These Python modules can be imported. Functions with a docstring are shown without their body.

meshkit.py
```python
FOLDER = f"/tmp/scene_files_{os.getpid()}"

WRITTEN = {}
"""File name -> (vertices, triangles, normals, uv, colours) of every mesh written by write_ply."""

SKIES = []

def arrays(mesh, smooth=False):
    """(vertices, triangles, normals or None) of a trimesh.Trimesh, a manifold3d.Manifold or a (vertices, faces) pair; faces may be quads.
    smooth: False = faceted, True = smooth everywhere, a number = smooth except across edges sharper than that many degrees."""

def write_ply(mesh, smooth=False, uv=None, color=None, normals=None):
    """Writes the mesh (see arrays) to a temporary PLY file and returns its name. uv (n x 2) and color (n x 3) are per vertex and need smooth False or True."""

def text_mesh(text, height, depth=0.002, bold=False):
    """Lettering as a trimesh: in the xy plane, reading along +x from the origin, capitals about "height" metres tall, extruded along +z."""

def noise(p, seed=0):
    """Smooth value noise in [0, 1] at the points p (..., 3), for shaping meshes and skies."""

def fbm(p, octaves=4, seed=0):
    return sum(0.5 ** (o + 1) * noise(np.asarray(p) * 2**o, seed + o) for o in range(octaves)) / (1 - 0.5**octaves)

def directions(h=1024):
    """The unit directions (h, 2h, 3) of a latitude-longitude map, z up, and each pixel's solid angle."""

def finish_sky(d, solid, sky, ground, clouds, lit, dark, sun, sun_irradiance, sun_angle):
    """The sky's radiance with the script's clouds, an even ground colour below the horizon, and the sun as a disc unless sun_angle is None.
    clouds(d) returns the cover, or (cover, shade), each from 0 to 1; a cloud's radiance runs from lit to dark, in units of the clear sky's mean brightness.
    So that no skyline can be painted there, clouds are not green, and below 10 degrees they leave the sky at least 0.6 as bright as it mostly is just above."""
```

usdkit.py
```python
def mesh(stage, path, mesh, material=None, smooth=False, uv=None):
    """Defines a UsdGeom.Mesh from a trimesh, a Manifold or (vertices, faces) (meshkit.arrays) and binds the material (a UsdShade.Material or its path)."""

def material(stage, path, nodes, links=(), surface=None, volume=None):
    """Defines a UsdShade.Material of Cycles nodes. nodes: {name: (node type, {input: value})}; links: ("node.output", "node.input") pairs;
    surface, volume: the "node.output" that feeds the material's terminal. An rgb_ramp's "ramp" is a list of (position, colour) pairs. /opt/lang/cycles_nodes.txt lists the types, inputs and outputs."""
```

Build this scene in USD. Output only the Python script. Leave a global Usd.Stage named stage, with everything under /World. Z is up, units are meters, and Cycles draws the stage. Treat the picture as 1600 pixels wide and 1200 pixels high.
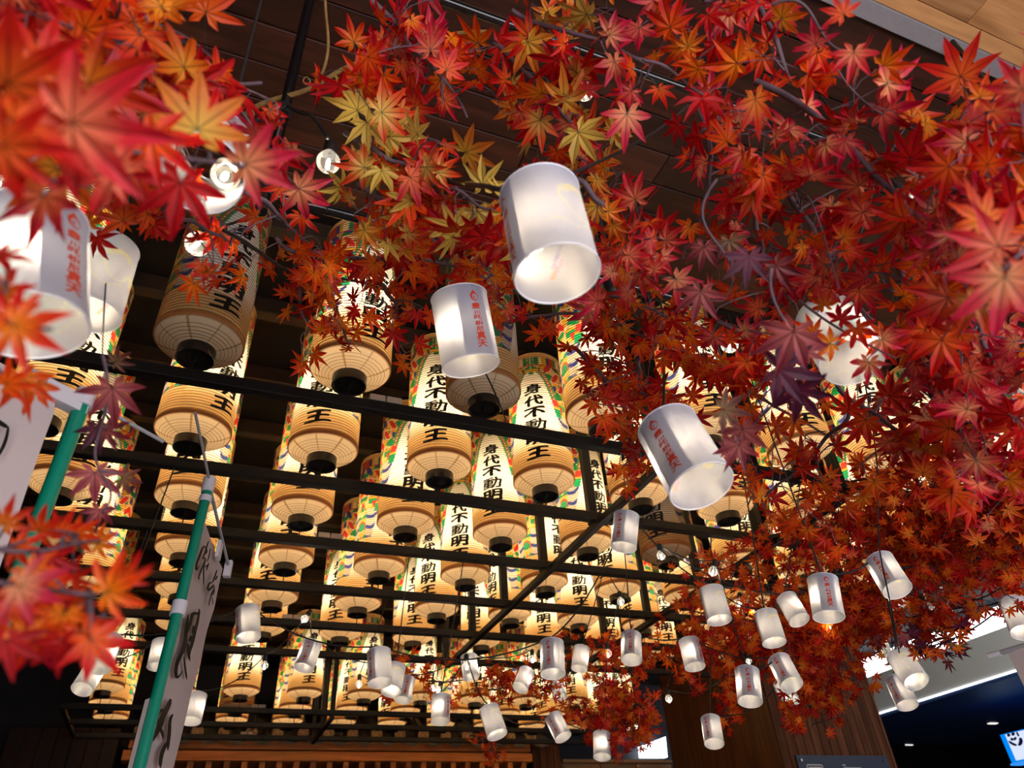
import math, random, json
import numpy as np, trimesh
from shapely.geometry import Polygon
from pxr import Usd, UsdGeom, UsdLux, UsdShade, Sdf, Gf, Vt
import usdkit, meshkit
# ---------------------------------------------------------------- camera, lights, exposure
stage = Usd.Stage.CreateInMemory()
UsdGeom.SetStageUpAxis(stage, 'Z'); UsdGeom.SetStageMetersPerUnit(stage, 1.0)
stage.DefinePrim('/World', 'Xform'); stage.SetDefaultPrim(stage.GetPrimAtPath('/World'))
stage.DefinePrim('/World/Looks', 'Scope')
F = 1116.135
CAM = np.array([0, 0, 1.5])
yaw, pitch, roll = 0.416628933, 0.637482447, -0.0708047947
_fw = np.array([math.sin(yaw)*math.cos(pitch), math.cos(yaw)*math.cos(pitch), math.sin(pitch)])
_r0 = np.array([math.cos(yaw), -math.sin(yaw), 0.0]); _u0 = np.cross(_r0, _fw)
RT = math.cos(roll)*_r0 + math.sin(roll)*_u0
UP = -math.sin(roll)*_r0 + math.cos(roll)*_u0
FW = _fw
def mat(x, y, z, t):                       # rows = axes (USD row-vector convention)
    return Gf.Matrix4d(*x, 0, *y, 0, *z, 0, *t, 1)
cam = UsdGeom.Camera.Define(stage, '/World/camera')
cam.AddTransformOp().Set(mat(RT.tolist(), UP.tolist(), (-FW).tolist(), CAM.tolist()))
cam.CreateHorizontalApertureAttr(36.0); cam.CreateVerticalApertureAttr(27.0)
cam.CreateFocalLengthAttr(36.0*F/1600)
cam.CreateFStopAttr(4.6); cam.CreateFocusDistanceAttr(2.2)
cam.CreateClippingRangeAttr(Gf.Vec2f(0.05, 200))
cam.CreateExposureAttr(0.0)

dome = UsdLux.DomeLight.Define(stage, '/World/ambient_light')
dome.CreateIntensityAttr(0.02); dome.CreateColorAttr(Gf.Vec3f(0.75, 0.85, 1.0))
def rect_light(name, pos, target, w, h, inten, col):
    L = UsdLux.RectLight.Define(stage, '/World/'+name)
    z = np.array(pos, float)-np.array(target, float); z /= np.linalg.norm(z)
    x = np.cross([0, 0, 1.0], z) if abs(z[2]) < .99 else np.array([1.0, 0, 0]); x /= np.linalg.norm(x)
    y = np.cross(z, x)
    L.AddTransformOp().Set(mat(x.tolist(), y.tolist(), z.tolist(), list(pos)))
    L.CreateWidthAttr(w); L.CreateHeightAttr(h); L.CreateIntensityAttr(inten); L.CreateColorAttr(Gf.Vec3f(*col))
    return L
rect_light('shopfront_light', (1.6, -2.0, 1.5), (1.8, 1.0, 2.9), 5.0, 1.8, 6.0, (1.0, 0.95, 0.98))  # unseen source behind the camera, placed to light the leaves and cups
rect_light('corridor_light', (9.0, 2.4, 4.3), (11.0, 3.8, 4.15), 1.6, .8, 42.0, (1.0, 0.97, 0.93))  # out of view, placed to light the grey bulkhead panel

# ---------------------------------------------------------------- helpers
GLYPHS = json.loads('''{"身":[[[[-481,-415],[-479,-389],[-464,-377],[-237,-306],[-11,-197],[-423,-191],[-441,-178],[-446,-88],[-433,-68],[-313,-59],[-308,384],[-290,397],[-95,397],[-59,487],[-36,500],[62,485],[79,472],[84,452],[64,397],[300,394],[315,374],[316,85],[366,138],[393,143],[469,106],[481,78],[428,0],[316,-121],[315,-377],[298,-435],[268,-462],[225,-477],[21,-485],[4,-467],[-24,-389],[-23,-352],[-232,-445],[-408,-500],[-431,-487]],[[-177,-58],[178,-63],[182,-30],[-173,-25]],[[-177,98],[178,93],[182,119],[-173,123]],[[-177,246],[178,241],[182,265],[-173,271]],[[-1,-342],[180,-351],[182,-236],[171,-234]]]],"代":[[[[-500,42],[-495,62],[-409,144],[-328,246],[-261,353],[-209,464],[-191,479],[-100,457],[-80,430],[-189,215],[-186,149],[37,180],[21,452],[46,477],[132,477],[154,457],[171,196],[348,215],[323,258],[186,395],[199,430],[251,464],[278,469],[352,410],[458,299],[458,262],[418,229],[468,215],[483,119],[451,96],[189,63],[206,-61],[261,-235],[296,-292],[329,-323],[351,-331],[359,-321],[381,-180],[396,-163],[423,-163],[500,-215],[495,-289],[465,-398],[433,-449],[389,-477],[320,-474],[248,-442],[184,-378],[130,-279],[83,-128],[52,45],[-157,20],[-184,30],[-189,-459],[-214,-479],[-305,-477],[-322,-459],[-323,25],[-409,-52],[-433,-57],[-453,-42]]]],"不":[[[[-500,-105],[-492,-69],[-343,19],[-217,121],[-135,206],[-49,319],[-459,328],[-474,346],[-474,449],[-464,462],[449,467],[464,456],[469,346],[454,328],[130,326],[70,233],[72,195],[126,215],[323,79],[477,-49],[497,-72],[500,-95],[423,-174],[397,-177],[253,-47],[71,84],[69,-443],[56,-462],[-49,-467],[-74,-446],[-77,54],[-241,-87],[-405,-190],[-436,-187]]]],"動":[[[[-489,242],[-489,321],[-479,332],[-261,336],[-265,363],[-450,355],[-479,426],[-466,450],[-212,468],[5,500],[53,432],[50,408],[-147,376],[-152,334],[61,332],[74,318],[76,267],[148,266],[155,487],[166,497],[263,495],[267,267],[474,266],[489,253],[471,-266],[458,-368],[426,-447],[366,-487],[205,-489],[171,-397],[189,-376],[321,-381],[347,-325],[376,151],[268,155],[239,-74],[195,-242],[124,-379],[26,-484],[-13,-500],[-76,-439],[-86,-416],[-471,-455],[-489,-384],[-482,-353],[-261,-326],[-264,-277],[-450,-276],[-461,-266],[-461,-189],[-450,-179],[-261,-172],[-265,-150],[-447,-150],[-458,-139],[-458,192],[-447,203],[-265,203],[-261,226],[-474,232]],[[42,-150],[-148,-150],[-153,-174],[45,-179],[55,-189],[55,-246],[64,-248],[121,-89],[146,155],[53,152],[53,-139]],[[-153,-316],[31,-303],[45,-281],[-148,-276]],[[-147,232],[-148,203],[29,207],[24,232]],[[-153,-53],[-54,-58],[-50,-22],[-149,-19]],[[-153,76],[-54,71],[-50,107],[-149,110]],[[-355,-53],[-264,-58],[-261,-22],[-352,-19]],[[-355,76],[-264,71],[-261,107],[-352,110]]]],"明":[[[[-479,-289],[-479,458],[-463,479],[-94,482],[-73,466],[-65,-144],[-36,11],[-30,487],[-12,500],[471,492],[479,-384],[460,-439],[439,-460],[368,-484],[210,-489],[191,-476],[160,-392],[160,-368],[178,-350],[338,-345],[335,-152],[85,-153],[46,-273],[4,-355],[-57,-434],[-141,-500],[-226,-434],[-231,-400],[-140,-309],[-88,-213],[-337,-213],[-342,-292],[-358,-310],[-455,-313]],[[104,-9],[334,-17],[339,104],[110,109]],[[107,249],[336,245],[338,360],[110,362]],[[-342,212],[-209,209],[-209,343],[-340,343]],[[-339,70],[-340,-74],[-209,-74],[-209,71]]]],"王":[[[[-500,-435],[-500,-336],[-477,-315],[-74,-310],[-76,-55],[-372,-54],[-401,-33],[-401,67],[-385,85],[-76,89],[-75,312],[-432,317],[-448,338],[-448,430],[-435,450],[416,456],[440,443],[445,341],[422,315],[70,312],[71,89],[393,85],[409,67],[409,-30],[380,-54],[71,-55],[69,-310],[477,-315],[500,-343],[500,-427],[490,-448],[-471,-456]]]],"豊":[[[[-496,-495],[-488,-408],[-219,-405],[-261,-318],[-356,-311],[-350,-80],[348,-80],[353,-311],[258,-318],[216,-405],[496,-414],[488,-500]],[[-245,-163],[-246,-233],[245,-228],[240,-163]],[[-143,-325],[-101,-408],[95,-408],[146,-322]]],[[[-480,31],[474,36],[480,-44],[-472,-50]]],[[[-391,414],[-170,422],[-162,500],[-78,500],[-65,422],[58,422],[67,500],[154,500],[163,422],[385,422],[394,74],[-380,66]],[[159,158],[287,153],[291,200],[163,203]],[[159,292],[287,287],[291,332],[163,335]],[[-70,158],[58,153],[62,200],[-66,203]],[[-70,292],[58,287],[62,332],[-66,335]],[[-291,158],[-171,153],[-167,200],[-287,203]],[[-291,292],[-171,287],[-167,332],[-287,335]]]],"川":[[[[380,494],[494,497],[486,-492],[380,-481]]],[[[7,447],[118,447],[110,-394],[7,-386]]],[[[-494,-433],[-403,-277],[-361,-120],[-347,494],[-244,500],[-235,-12],[-272,-258],[-330,-400],[-403,-500]]]],"吒":[[[[-500,398],[-489,411],[-181,406],[-172,22],[75,65],[74,307],[-132,275],[-165,349],[-157,368],[132,428],[320,496],[391,447],[413,425],[405,406],[185,335],[184,81],[467,117],[486,22],[185,-32],[184,-375],[204,-392],[373,-389],[391,-342],[396,-226],[416,-215],[500,-262],[486,-392],[454,-466],[396,-496],[168,-496],[102,-466],[75,-379],[70,-49],[-175,-79],[-187,-270],[-391,-270],[-402,-351],[-492,-351]],[[-391,305],[-396,-159],[-286,-163],[-282,301]]]],"枳":[[[[249,-189],[254,-168],[342,-142],[474,-373],[500,-440],[492,-456],[399,-484],[328,-321]]],[[[-49,417],[451,420],[448,-117],[-49,-111]],[[52,-10],[346,-14],[345,323],[53,322]]],[[[-135,-433],[-42,-312],[41,-140],[140,-163],[62,-347],[-44,-490]]],[[[-500,-218],[-397,-31],[-331,163],[-472,171],[-474,262],[-315,271],[-313,484],[-218,490],[-212,272],[-73,262],[-73,174],[-210,168],[-212,94],[-67,-88],[-132,-166],[-212,-62],[-212,-482],[-313,-482],[-315,-77],[-435,-293],[-459,-290]]]],"尼":[[[[-170,-316],[-162,131],[-59,123],[-54,-100],[349,67],[422,-11],[411,-36],[-54,-208],[-59,-317],[-43,-340],[332,-346],[374,-313],[394,-187],[497,-229],[461,-394],[427,-430],[360,-453],[-87,-444],[-151,-399]]],[[[-497,-450],[-419,-265],[-388,-121],[-372,494],[422,500],[419,156],[-258,155],[-279,-145],[-338,-377],[-402,-500]],[[-260,268],[311,263],[316,392],[-255,397]]]],"真":[[[[-483,-439],[-475,-418],[-306,-362],[-190,-303],[-483,-292],[-480,-207],[-333,-201],[-330,270],[-81,273],[-71,299],[-77,315],[-446,315],[-449,408],[-60,410],[-47,495],[-16,500],[61,484],[57,410],[451,405],[446,315],[39,315],[29,278],[330,268],[330,-201],[472,-204],[480,-289],[201,-303],[478,-418],[483,-437],[462,-458],[404,-500],[92,-368],[82,-350],[117,-297],[-137,-297],[-84,-342],[-92,-365],[-243,-442],[-406,-500],[-425,-500]],[[-230,41],[220,36],[224,65],[-225,70]],[[-224,-157],[-225,-204],[224,-200],[220,-157]],[[-224,-41],[-225,-80],[224,-76],[220,-41]],[[-224,191],[-225,149],[224,154],[220,191]]]],"天":[[[[-500,-384],[-495,-365],[-362,-301],[-245,-217],[-150,-105],[-94,16],[-99,28],[-468,28],[-474,128],[-75,133],[-67,158],[-67,351],[-429,352],[-431,458],[423,453],[418,352],[45,351],[41,139],[468,128],[463,28],[77,23],[153,-121],[248,-227],[367,-309],[500,-365],[442,-455],[305,-402],[194,-326],[80,-202],[-1,-65],[-115,-247],[-270,-376],[-434,-458]]]],"奉":[[[[-500,-163],[-497,-145],[-366,-73],[-253,26],[-453,35],[-448,124],[-181,124],[-151,168],[-367,178],[-375,259],[-109,267],[-91,302],[-96,314],[-401,314],[-404,402],[-66,402],[-42,488],[-18,493],[62,473],[54,402],[411,397],[404,314],[27,314],[11,276],[354,267],[367,259],[359,178],[-27,178],[-53,129],[456,118],[451,33],[252,28],[345,-58],[500,-139],[445,-220],[367,-191],[248,-107],[232,-165],[55,-170],[59,-233],[375,-233],[378,-327],[58,-327],[52,-488],[-47,-493],[-55,-327],[-393,-316],[-385,-233],[-56,-233],[-54,-166],[-232,-165],[-248,-115],[-440,-228]],[[49,22],[57,-71],[203,-69],[126,32]],[[-195,-64],[-54,-71],[-44,30],[-113,32]]]],"納":[[[[-46,259],[167,268],[177,500],[272,492],[271,268],[484,259],[484,-410],[452,-473],[381,-495],[261,-495],[235,-397],[380,-393],[383,-255],[314,-272],[218,-70],[110,-272],[89,-280],[55,-261],[52,-500],[-44,-500]],[[256,76],[371,-143],[380,-149],[382,163],[266,165]],[[54,-150],[131,2],[157,166],[55,162]]],[[[-484,166],[-387,287],[-288,497],[-203,473],[-195,452],[-216,405],[-334,194],[-265,199],[-184,346],[-99,301],[-220,86],[-139,102],[-73,-60],[-60,-126],[-125,-162],[-73,-320],[-68,-383],[-126,-405],[-147,-394],[-206,-192],[-203,-171],[-148,-151],[-158,-110],[-450,-160],[-476,-73],[-430,-37],[-335,92],[-452,78]],[[-306,-31],[-186,-21],[-218,80],[-231,75]]],[[[-322,-208],[-306,-190],[-237,-184],[-214,-431],[-296,-439]]],[[[-484,-450],[-434,-190],[-351,-195],[-357,-298],[-399,-473]]]]}''')   # outlines of the written characters
def ray(px, py):
    return (px-800)/F*RT - (py-600)/F*UP + FW
def P(px, py, d):
    v = ray(px, py); return CAM + v/np.linalg.norm(v)*d
def on_z(px, py, z):
    v = ray(px, py); return CAM + v*((z-CAM[2])/v[2])
def on_y(px, py, y):
    v = ray(px, py); return CAM + v*(y/v[1])
def on_x(px, py, x):
    v = ray(px, py); return CAM + v*(x/v[0])
def unit(v): v = np.asarray(v, float); return v/np.linalg.norm(v)
used = {}
def path_for(name, parent='/World'):
    k = (parent, name); n = used.get(k, 0); used[k] = n+1
    return parent+'/'+name+('' if n == 0 else '_%03d' % n)
def ppath(p): return '/World' if p is None else (p if isinstance(p, str) else str(p.GetPath()))
def tag(prim, label=None, cat=None, group=None, kind=None):
    for k, v in (('label', label), ('category', cat), ('group', group), ('kind', kind)):
        if v: prim.SetCustomDataByKey(k, v)
    return prim
def obj(name, m, material, parent=None, label=None, cat=None, group=None, kind=None, smooth=30, color=None, uv=None):
    p = path_for(name, ppath(parent))
    if color is not None or uv is not None:
        v, f, n = meshkit.arrays(m, smooth if smooth in (True, False) else True)
        g = UsdGeom.Mesh.Define(stage, p)
        g.CreatePointsAttr(Vt.Vec3fArray.FromNumpy(v.astype(np.float32)))
        g.CreateFaceVertexCountsAttr(Vt.IntArray.FromNumpy(np.full(len(f), 3, np.int32)))
        g.CreateFaceVertexIndicesAttr(Vt.IntArray.FromNumpy(f.astype(np.int32).ravel()))
        g.CreateSubdivisionSchemeAttr('none')
        if n is not None:
            g.CreateNormalsAttr(Vt.Vec3fArray.FromNumpy(n.astype(np.float32))); g.SetNormalsInterpolation('vertex')
        api = UsdGeom.PrimvarsAPI(g)
        if color is not None:
            api.CreatePrimvar('displayColor', Sdf.ValueTypeNames.Color3fArray, 'vertex').Set(Vt.Vec3fArray.FromNumpy(np.asarray(color, np.float32)))
        if uv is not None:
            api.CreatePrimvar('st', Sdf.ValueTypeNames.TexCoord2fArray, 'vertex').Set(Vt.Vec2fArray.FromNumpy(np.asarray(uv, np.float32)))
        UsdShade.MaterialBindingAPI.Apply(g.GetPrim()).Bind(material)
        pr = g.GetPrim()
    else:
        pr = usdkit.mesh(stage, p, m, material, smooth=smooth).GetPrim()
    return tag(pr, label, cat, group, kind)
def thing(name, label, cat, M=None, group=None, kind=None):
    x = UsdGeom.Xform.Define(stage, path_for(name))
    x.AddTransformOp().Set(M if M is not None else Gf.Matrix4d(1.0))
    return tag(x.GetPrim(), label, cat, group, kind)
def copy_of(root, name, label, cat, M, group=None):
    x = UsdGeom.Xform.Define(stage, path_for(name))
    x.GetPrim().GetReferences().AddInternalReference(root.GetPath())
    x.GetPrim().GetAttribute('xformOp:transform').Set(M)
    x.GetPrim().SetInstanceable(True)
    return tag(x.GetPrim(), label, cat, group)
cat_ = trimesh.util.concatenate
def box(x0, x1, y0, y1, z0, z1):
    m = trimesh.creation.box((x1-x0, y1-y0, z1-z0)); m.apply_translation(((x0+x1)/2, (y0+y1)/2, (z0+z1)/2)); return m
def bbox(x0, x1, y0, y1, z0, z1, b=.004):   # bevelled box
    p = [(x, y, z) for x in (x0, x1) for y in (y0, y1) for z in (z0, z1)]
    c = np.array([(x0+x1)/2, (y0+y1)/2, (z0+z1)/2]); out = []
    for q in p:
        s = np.sign(c-np.array(q))*b
        out += [[q[0], q[1]+s[1], q[2]+s[2]], [q[0]+s[0], q[1], q[2]+s[2]], [q[0]+s[0], q[1]+s[1], q[2]]]
    return trimesh.convex.convex_hull(np.array(out))
def obox(c, ax, ay, az):                    # oriented box: centre and three half-axis vectors
    c, ax, ay, az = (np.asarray(q, float) for q in (c, ax, ay, az))
    v = np.array([c+i*ax+j*ay+k*az for i in (-1, 1) for j in (-1, 1) for k in (-1, 1)])
    m = trimesh.creation.box((2, 2, 2)); o = m.vertices.copy()
    m.vertices = c+o[:, :1]*ax+o[:, 1:2]*ay+o[:, 2:]*az
    return m
def tube(pts, r, n=8, caps=True):
    p = np.asarray(pts, float); r = np.broadcast_to(np.asarray(r, float), (len(p),))
    t = np.gradient(p, axis=0); t /= np.linalg.norm(t, axis=1, keepdims=True)+1e-12
    a = np.cross(t[0], [0, 0, 1.0]);
    if np.linalg.norm(a) < .1: a = np.cross(t[0], [1.0, 0, 0])
    A = []
    for i in range(len(p)):
        a = a - t[i]*np.dot(a, t[i]); a = a/(np.linalg.norm(a)+1e-12); A.append(a)
    A = np.array(A); B = np.cross(t, A); g = np.arange(n)*2*np.pi/n
    v = p[:, None]+r[:, None, None]*(np.cos(g)[None, :, None]*A[:, None]+np.sin(g)[None, :, None]*B[:, None])
    v = v.reshape(-1, 3); f = []
    for i in range(len(p)-1):
        for j in range(n):
            a0, b0 = i*n+j, i*n+(j+1) % n; f += [(a0, b0, b0+n), (a0, b0+n, a0+n)]
    if caps:
        v = np.vstack([v, p[0], p[-1]]); q = len(v)-2; e = (len(p)-1)*n
        for j in range(n): f += [(q, (j+1) % n, j), (q+1, e+j, e+(j+1) % n)]
    return trimesh.Trimesh(v, f, process=False)
def bez(pts, n=24):                         # smooth curve through points
    p = np.asarray(pts, float)
    if len(p) == 2: return p[0]+(p[1]-p[0])*np.linspace(0, 1, n)[:, None]
    from scipy.interpolate import CubicSpline
    s = np.r_[0, np.cumsum(np.linalg.norm(np.diff(p, axis=0), axis=1))]
    return CubicSpline(s, p)(np.linspace(0, s[-1], n))
def lathe(prof, n=48):
    pr = np.asarray(prof, float); g = np.arange(n)*2*np.pi/n
    v = np.stack([pr[:, None, 0]*np.cos(g), pr[:, None, 0]*np.sin(g), np.repeat(pr[:, None, 1], n, 1)], -1).reshape(-1, 3)
    i, j = np.meshgrid(np.arange(len(pr)-1), np.arange(n), indexing='ij')
    a, b = i*n+j, i*n+(j+1) % n
    f = np.stack([np.stack([a, b, b+n], -1), np.stack([a, b+n, a+n], -1)], 2).reshape(-1, 3)
    return trimesh.Trimesh(v, f, process=False)
def glyph_mesh(ch, w, h, maxedge, slant=0.0, rise=0.10, bold=0.0):
    out = []
    for poly in GLYPHS[ch]:
        pg = Polygon([(x/1000, y/1000) for x, y in poly[0]], [[(x/1000, y/1000) for x, y in r] for r in poly[1:]]).buffer(bold).simplify(.003)
        for g in getattr(pg, 'geoms', [pg]):
            if g.area < 1e-4: continue
            v, f = trimesh.creation.triangulate_polygon(g, engine='earcut')
            v = np.c_[v, np.zeros(len(v))]
            v, f = trimesh.remesh.subdivide_to_size(v, f, maxedge/max(w, h))
            x, y = v[:, 0].copy(), v[:, 1].copy()
            y2 = y+rise*x+.06*np.sin(x*5+.5)*(1-abs(y)); x2 = x+slant*y+.02*np.sin(y*7)
            out.append(trimesh.Trimesh(np.c_[x2*w, y2*h, np.zeros(len(v))], f, process=False))
    return cat_(out)
def wrap(m, r, z0, th0=0.0):                # flat glyph -> cylinder of radius r; x along the circumference as seen from outside
    v = m.vertices; th = th0+v[:, 0]/r; rr = r+v[:, 2]
    return trimesh.Trimesh(np.c_[rr*np.cos(th), rr*np.sin(th), z0+v[:, 1]], m.faces, process=False)

# ---------------------------------------------------------------- materials
def srgb(r, g, b):
    c = np.array([r, g, b], float)/255; return tuple(np.where(c < .04045, c/12.92, ((c+.055)/1.055)**2.4))
MATS = {}
def mat_simple(name, col, rough=.5, metal=0.0, spec=.5, noise=0.0, scale=8.0):
    nodes = {'p': ('principled_bsdf', {'base_color': col, 'roughness': rough, 'metallic': metal, 'specular_ior_level': spec})}; links = []
    if noise:
        nodes['c'] = ('texture_coordinate', {}); nodes['n'] = ('noise_texture', {'scale': scale, 'detail': 5.0})
        d = tuple(c*(1-noise) for c in col); l = tuple(min(1, c*(1+noise)) for c in col)
        nodes['r'] = ('rgb_ramp', {'ramp': [(.3, d), (.7, l)]})
        links = [('c.object', 'n.vector'), ('n.fac', 'r.fac'), ('r.color', 'p.base_color')]
    MATS[name] = usdkit.material(stage, '/World/Looks/'+name, nodes, links, surface='p.BSDF'); return MATS[name]
def mat_emit(name, col, s):
    MATS[name] = usdkit.material(stage, '/World/Looks/'+name, {'e': ('emission', {'color': col, 'strength': s})}, surface='e.emission'); return MATS[name]
def mat_wood(name, dark, light, stretch=(0.6, 9, 9), rough=.45, bands=5.0, spec=.5):
    """grain runs along the axis with the smallest stretch; tone varies from board to board"""
    nodes = {'c': ('texture_coordinate', {}), 'o': ('object_info', {}), 'cx': ('combine_xyz', {}), 'ml': ('math', {'math_type': 'multiply', 'value2': 37.0}),
             'ad': ('vector_math', {'math_type': 'add'}), 'm': ('mapping', {'scale': stretch}),
             'n': ('noise_texture', {'scale': 1.0, 'detail': 3.0, 'distortion': .6}), 'mm': ('math', {'math_type': 'multiply', 'value2': bands*6}),
             'si': ('math', {'math_type': 'sine'}), 'mr': ('map_range', {'from_min': -1.0, 'from_max': 1.0, 'to_min': .25, 'to_max': .75}),
             'm2': ('mapping', {'scale': tuple(s*7 for s in stretch)}), 'n2': ('noise_texture', {'scale': 1.0, 'detail': 5.0}),
             'mx': ('mix_float', {'fac': .5}), 'r': ('rgb_ramp', {'ramp': [(.25, dark), (.75, light)]}),
             'hv': ('hsv', {}), 'vr': ('map_range', {'to_min': .7, 'to_max': 1.25}),
             'b': ('bump', {'strength': .15, 'distance': .004}), 'p': ('principled_bsdf', {'roughness': rough, 'specular_ior_level': spec})}
    links = [('o.random', 'ml.value1'), ('ml.value', 'cx.x'), ('ml.value', 'cx.y'), ('c.object', 'ad.vector1'), ('cx.vector', 'ad.vector2'), ('ad.vector', 'm.vector'), ('m.vector', 'n.vector'),
             ('n.fac', 'mm.value1'), ('mm.value', 'si.value1'), ('si.value', 'mr.value'), ('ad.vector', 'm2.vector'), ('m2.vector', 'n2.vector'),
             ('mr.result', 'mx.a'), ('n2.fac', 'mx.b'), ('mx.result', 'r.fac'), ('o.random', 'vr.value'), ('vr.result', 'hv.value'), ('r.color', 'hv.color'), ('hv.color', 'p.base_color'),
             ('mx.result', 'b.height'), ('b.normal', 'p.normal')]
    MATS[name] = usdkit.material(stage, '/World/Looks/'+name, nodes, links, surface='p.BSDF'); return MATS[name]

black_steel = mat_simple('black_steel', (.004, .0035, .0035), .5, 0, .3)
black_pipe = mat_simple('black_pipe', (.006, .006, .007), .16, 0, .6)
black_rubber = mat_simple('black_rubber', (.008, .008, .010), .6)
lacquer = mat_simple('black_lacquer', (.006, .0045, .004), .3, 0, .55, .3, 20)
ink = mat_simple('black_ink', (.006, .005, .004), .7, 0, .2)
red_ink = mat_simple('red_ink', (.50, .045, .018), .6, 0, .2)
navy_ink = mat_simple('navy_ink', (.02, .025, .16), .5)
wood_dark = mat_wood('stained_cedar', srgb(38, 18, 13), srgb(78, 41, 30), (0.55, 7, 7), .55, 4.0, .3)
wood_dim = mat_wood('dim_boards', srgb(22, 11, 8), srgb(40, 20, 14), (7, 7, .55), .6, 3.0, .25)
wood_light = mat_wood('golden_cedar', srgb(150, 96, 54), srgb(214, 158, 104), (0.5, 6, 6), .45, 4.0, .4)
wood_pillar = mat_wood('walnut_boards', srgb(70, 40, 27), srgb(112, 70, 48), (8, 8, .5), .75, 3.0, .08)
wood_pillar_side = mat_wood('brown_veneer', srgb(88, 50, 27), srgb(136, 84, 48), (8, 8, .5), .4, 3.0, .4)
wood_beam = mat_wood('orange_cypress', srgb(150, 84, 36), srgb(206, 128, 60), (0.4, 6, 6), .5, 3.0, .3)
wood_shelf = mat_wood('pale_shelf_wood', srgb(170, 120, 78), srgb(212, 168, 120), (0.6, 6, 6), .5, 3.0, .3)
beam_dark = mat_simple('dark_batten', srgb(62, 48, 36), .7, 0, .3, .25, 6)
ceil_dark = mat_simple('dark_ceiling', srgb(26, 22, 20), .8, 0, .2)
trim_grey = mat_simple('grey_trim', srgb(150, 146, 152), .5, 0, .4, .06, 30)
navy_wall = mat_simple('navy_wall', srgb(20, 26, 42), .6)
black_wall = mat_simple('black_wall', srgb(14, 11, 10), .8, 0, .2)
navy_ceiling = mat_simple('navy_ceiling', srgb(26, 56, 104), .5)
grey_panel = mat_simple('grey_panel', srgb(224, 228, 224), .6, 0, .3, .04, 60)
floor_tile = mat_simple('floor_stone', srgb(176, 168, 160), .35, 0, .5, .08, 5)
tile_clay = mat_simple('roof_tile_clay', srgb(74, 66, 60), .45, 0, .5, .2, 12)
tile_end_m = mat_simple('antefix_clay', srgb(150, 120, 86), .5, 0, .4, .25, 40)
green_pole = mat_simple('green_plastic', srgb(8, 128, 104), .3, 0, .5)
white_plastic = mat_simple('white_plastic', srgb(206, 204, 214), .35, 0, .5)
grey_rod = mat_simple('grey_rod', srgb(150, 150, 156), .35, 0, .5)
sign_navy = mat_simple('sign_navy', srgb(52, 60, 84), .45, 0, .4)
steel_bolt = mat_simple('steel_bolt', (.6, .6, .6), .25, 1.0)
white_print = mat_simple('white_print', srgb(222, 220, 226), .5)
connector = mat_simple('pale_connector', srgb(170, 150, 130), .5)
vine_m = mat_simple('dry_vine', srgb(150, 116, 66), .7, 0, .3, .3, 30)
twig_m = mat_simple('maple_twig', srgb(92, 74, 82), .6, 0, .3, .3, 40)
stem_far = mat_simple('maple_twig_brown', srgb(58, 38, 36), .6, 0, .3)
cloth = usdkit.material(stage, '/World/Looks/banner_cloth', {'d': ('diffuse_bsdf', {'color': srgb(214, 200, 200)}), 't': ('translucent_bsdf', {'color': srgb(214, 200, 196)}), 'm': ('mix_closure', {'fac': .25}),
        'c': ('texture_coordinate', {}), 'n': ('noise_texture', {'scale': 500.0}), 'b': ('bump', {'strength': .1, 'distance': .001})},
        [('c.object', 'n.vector'), ('n.fac', 'b.height'), ('b.normal', 'd.normal'), ('d.BSDF', 'm.closure1'), ('t.BSDF', 'm.closure2')], surface='m.closure')
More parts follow.
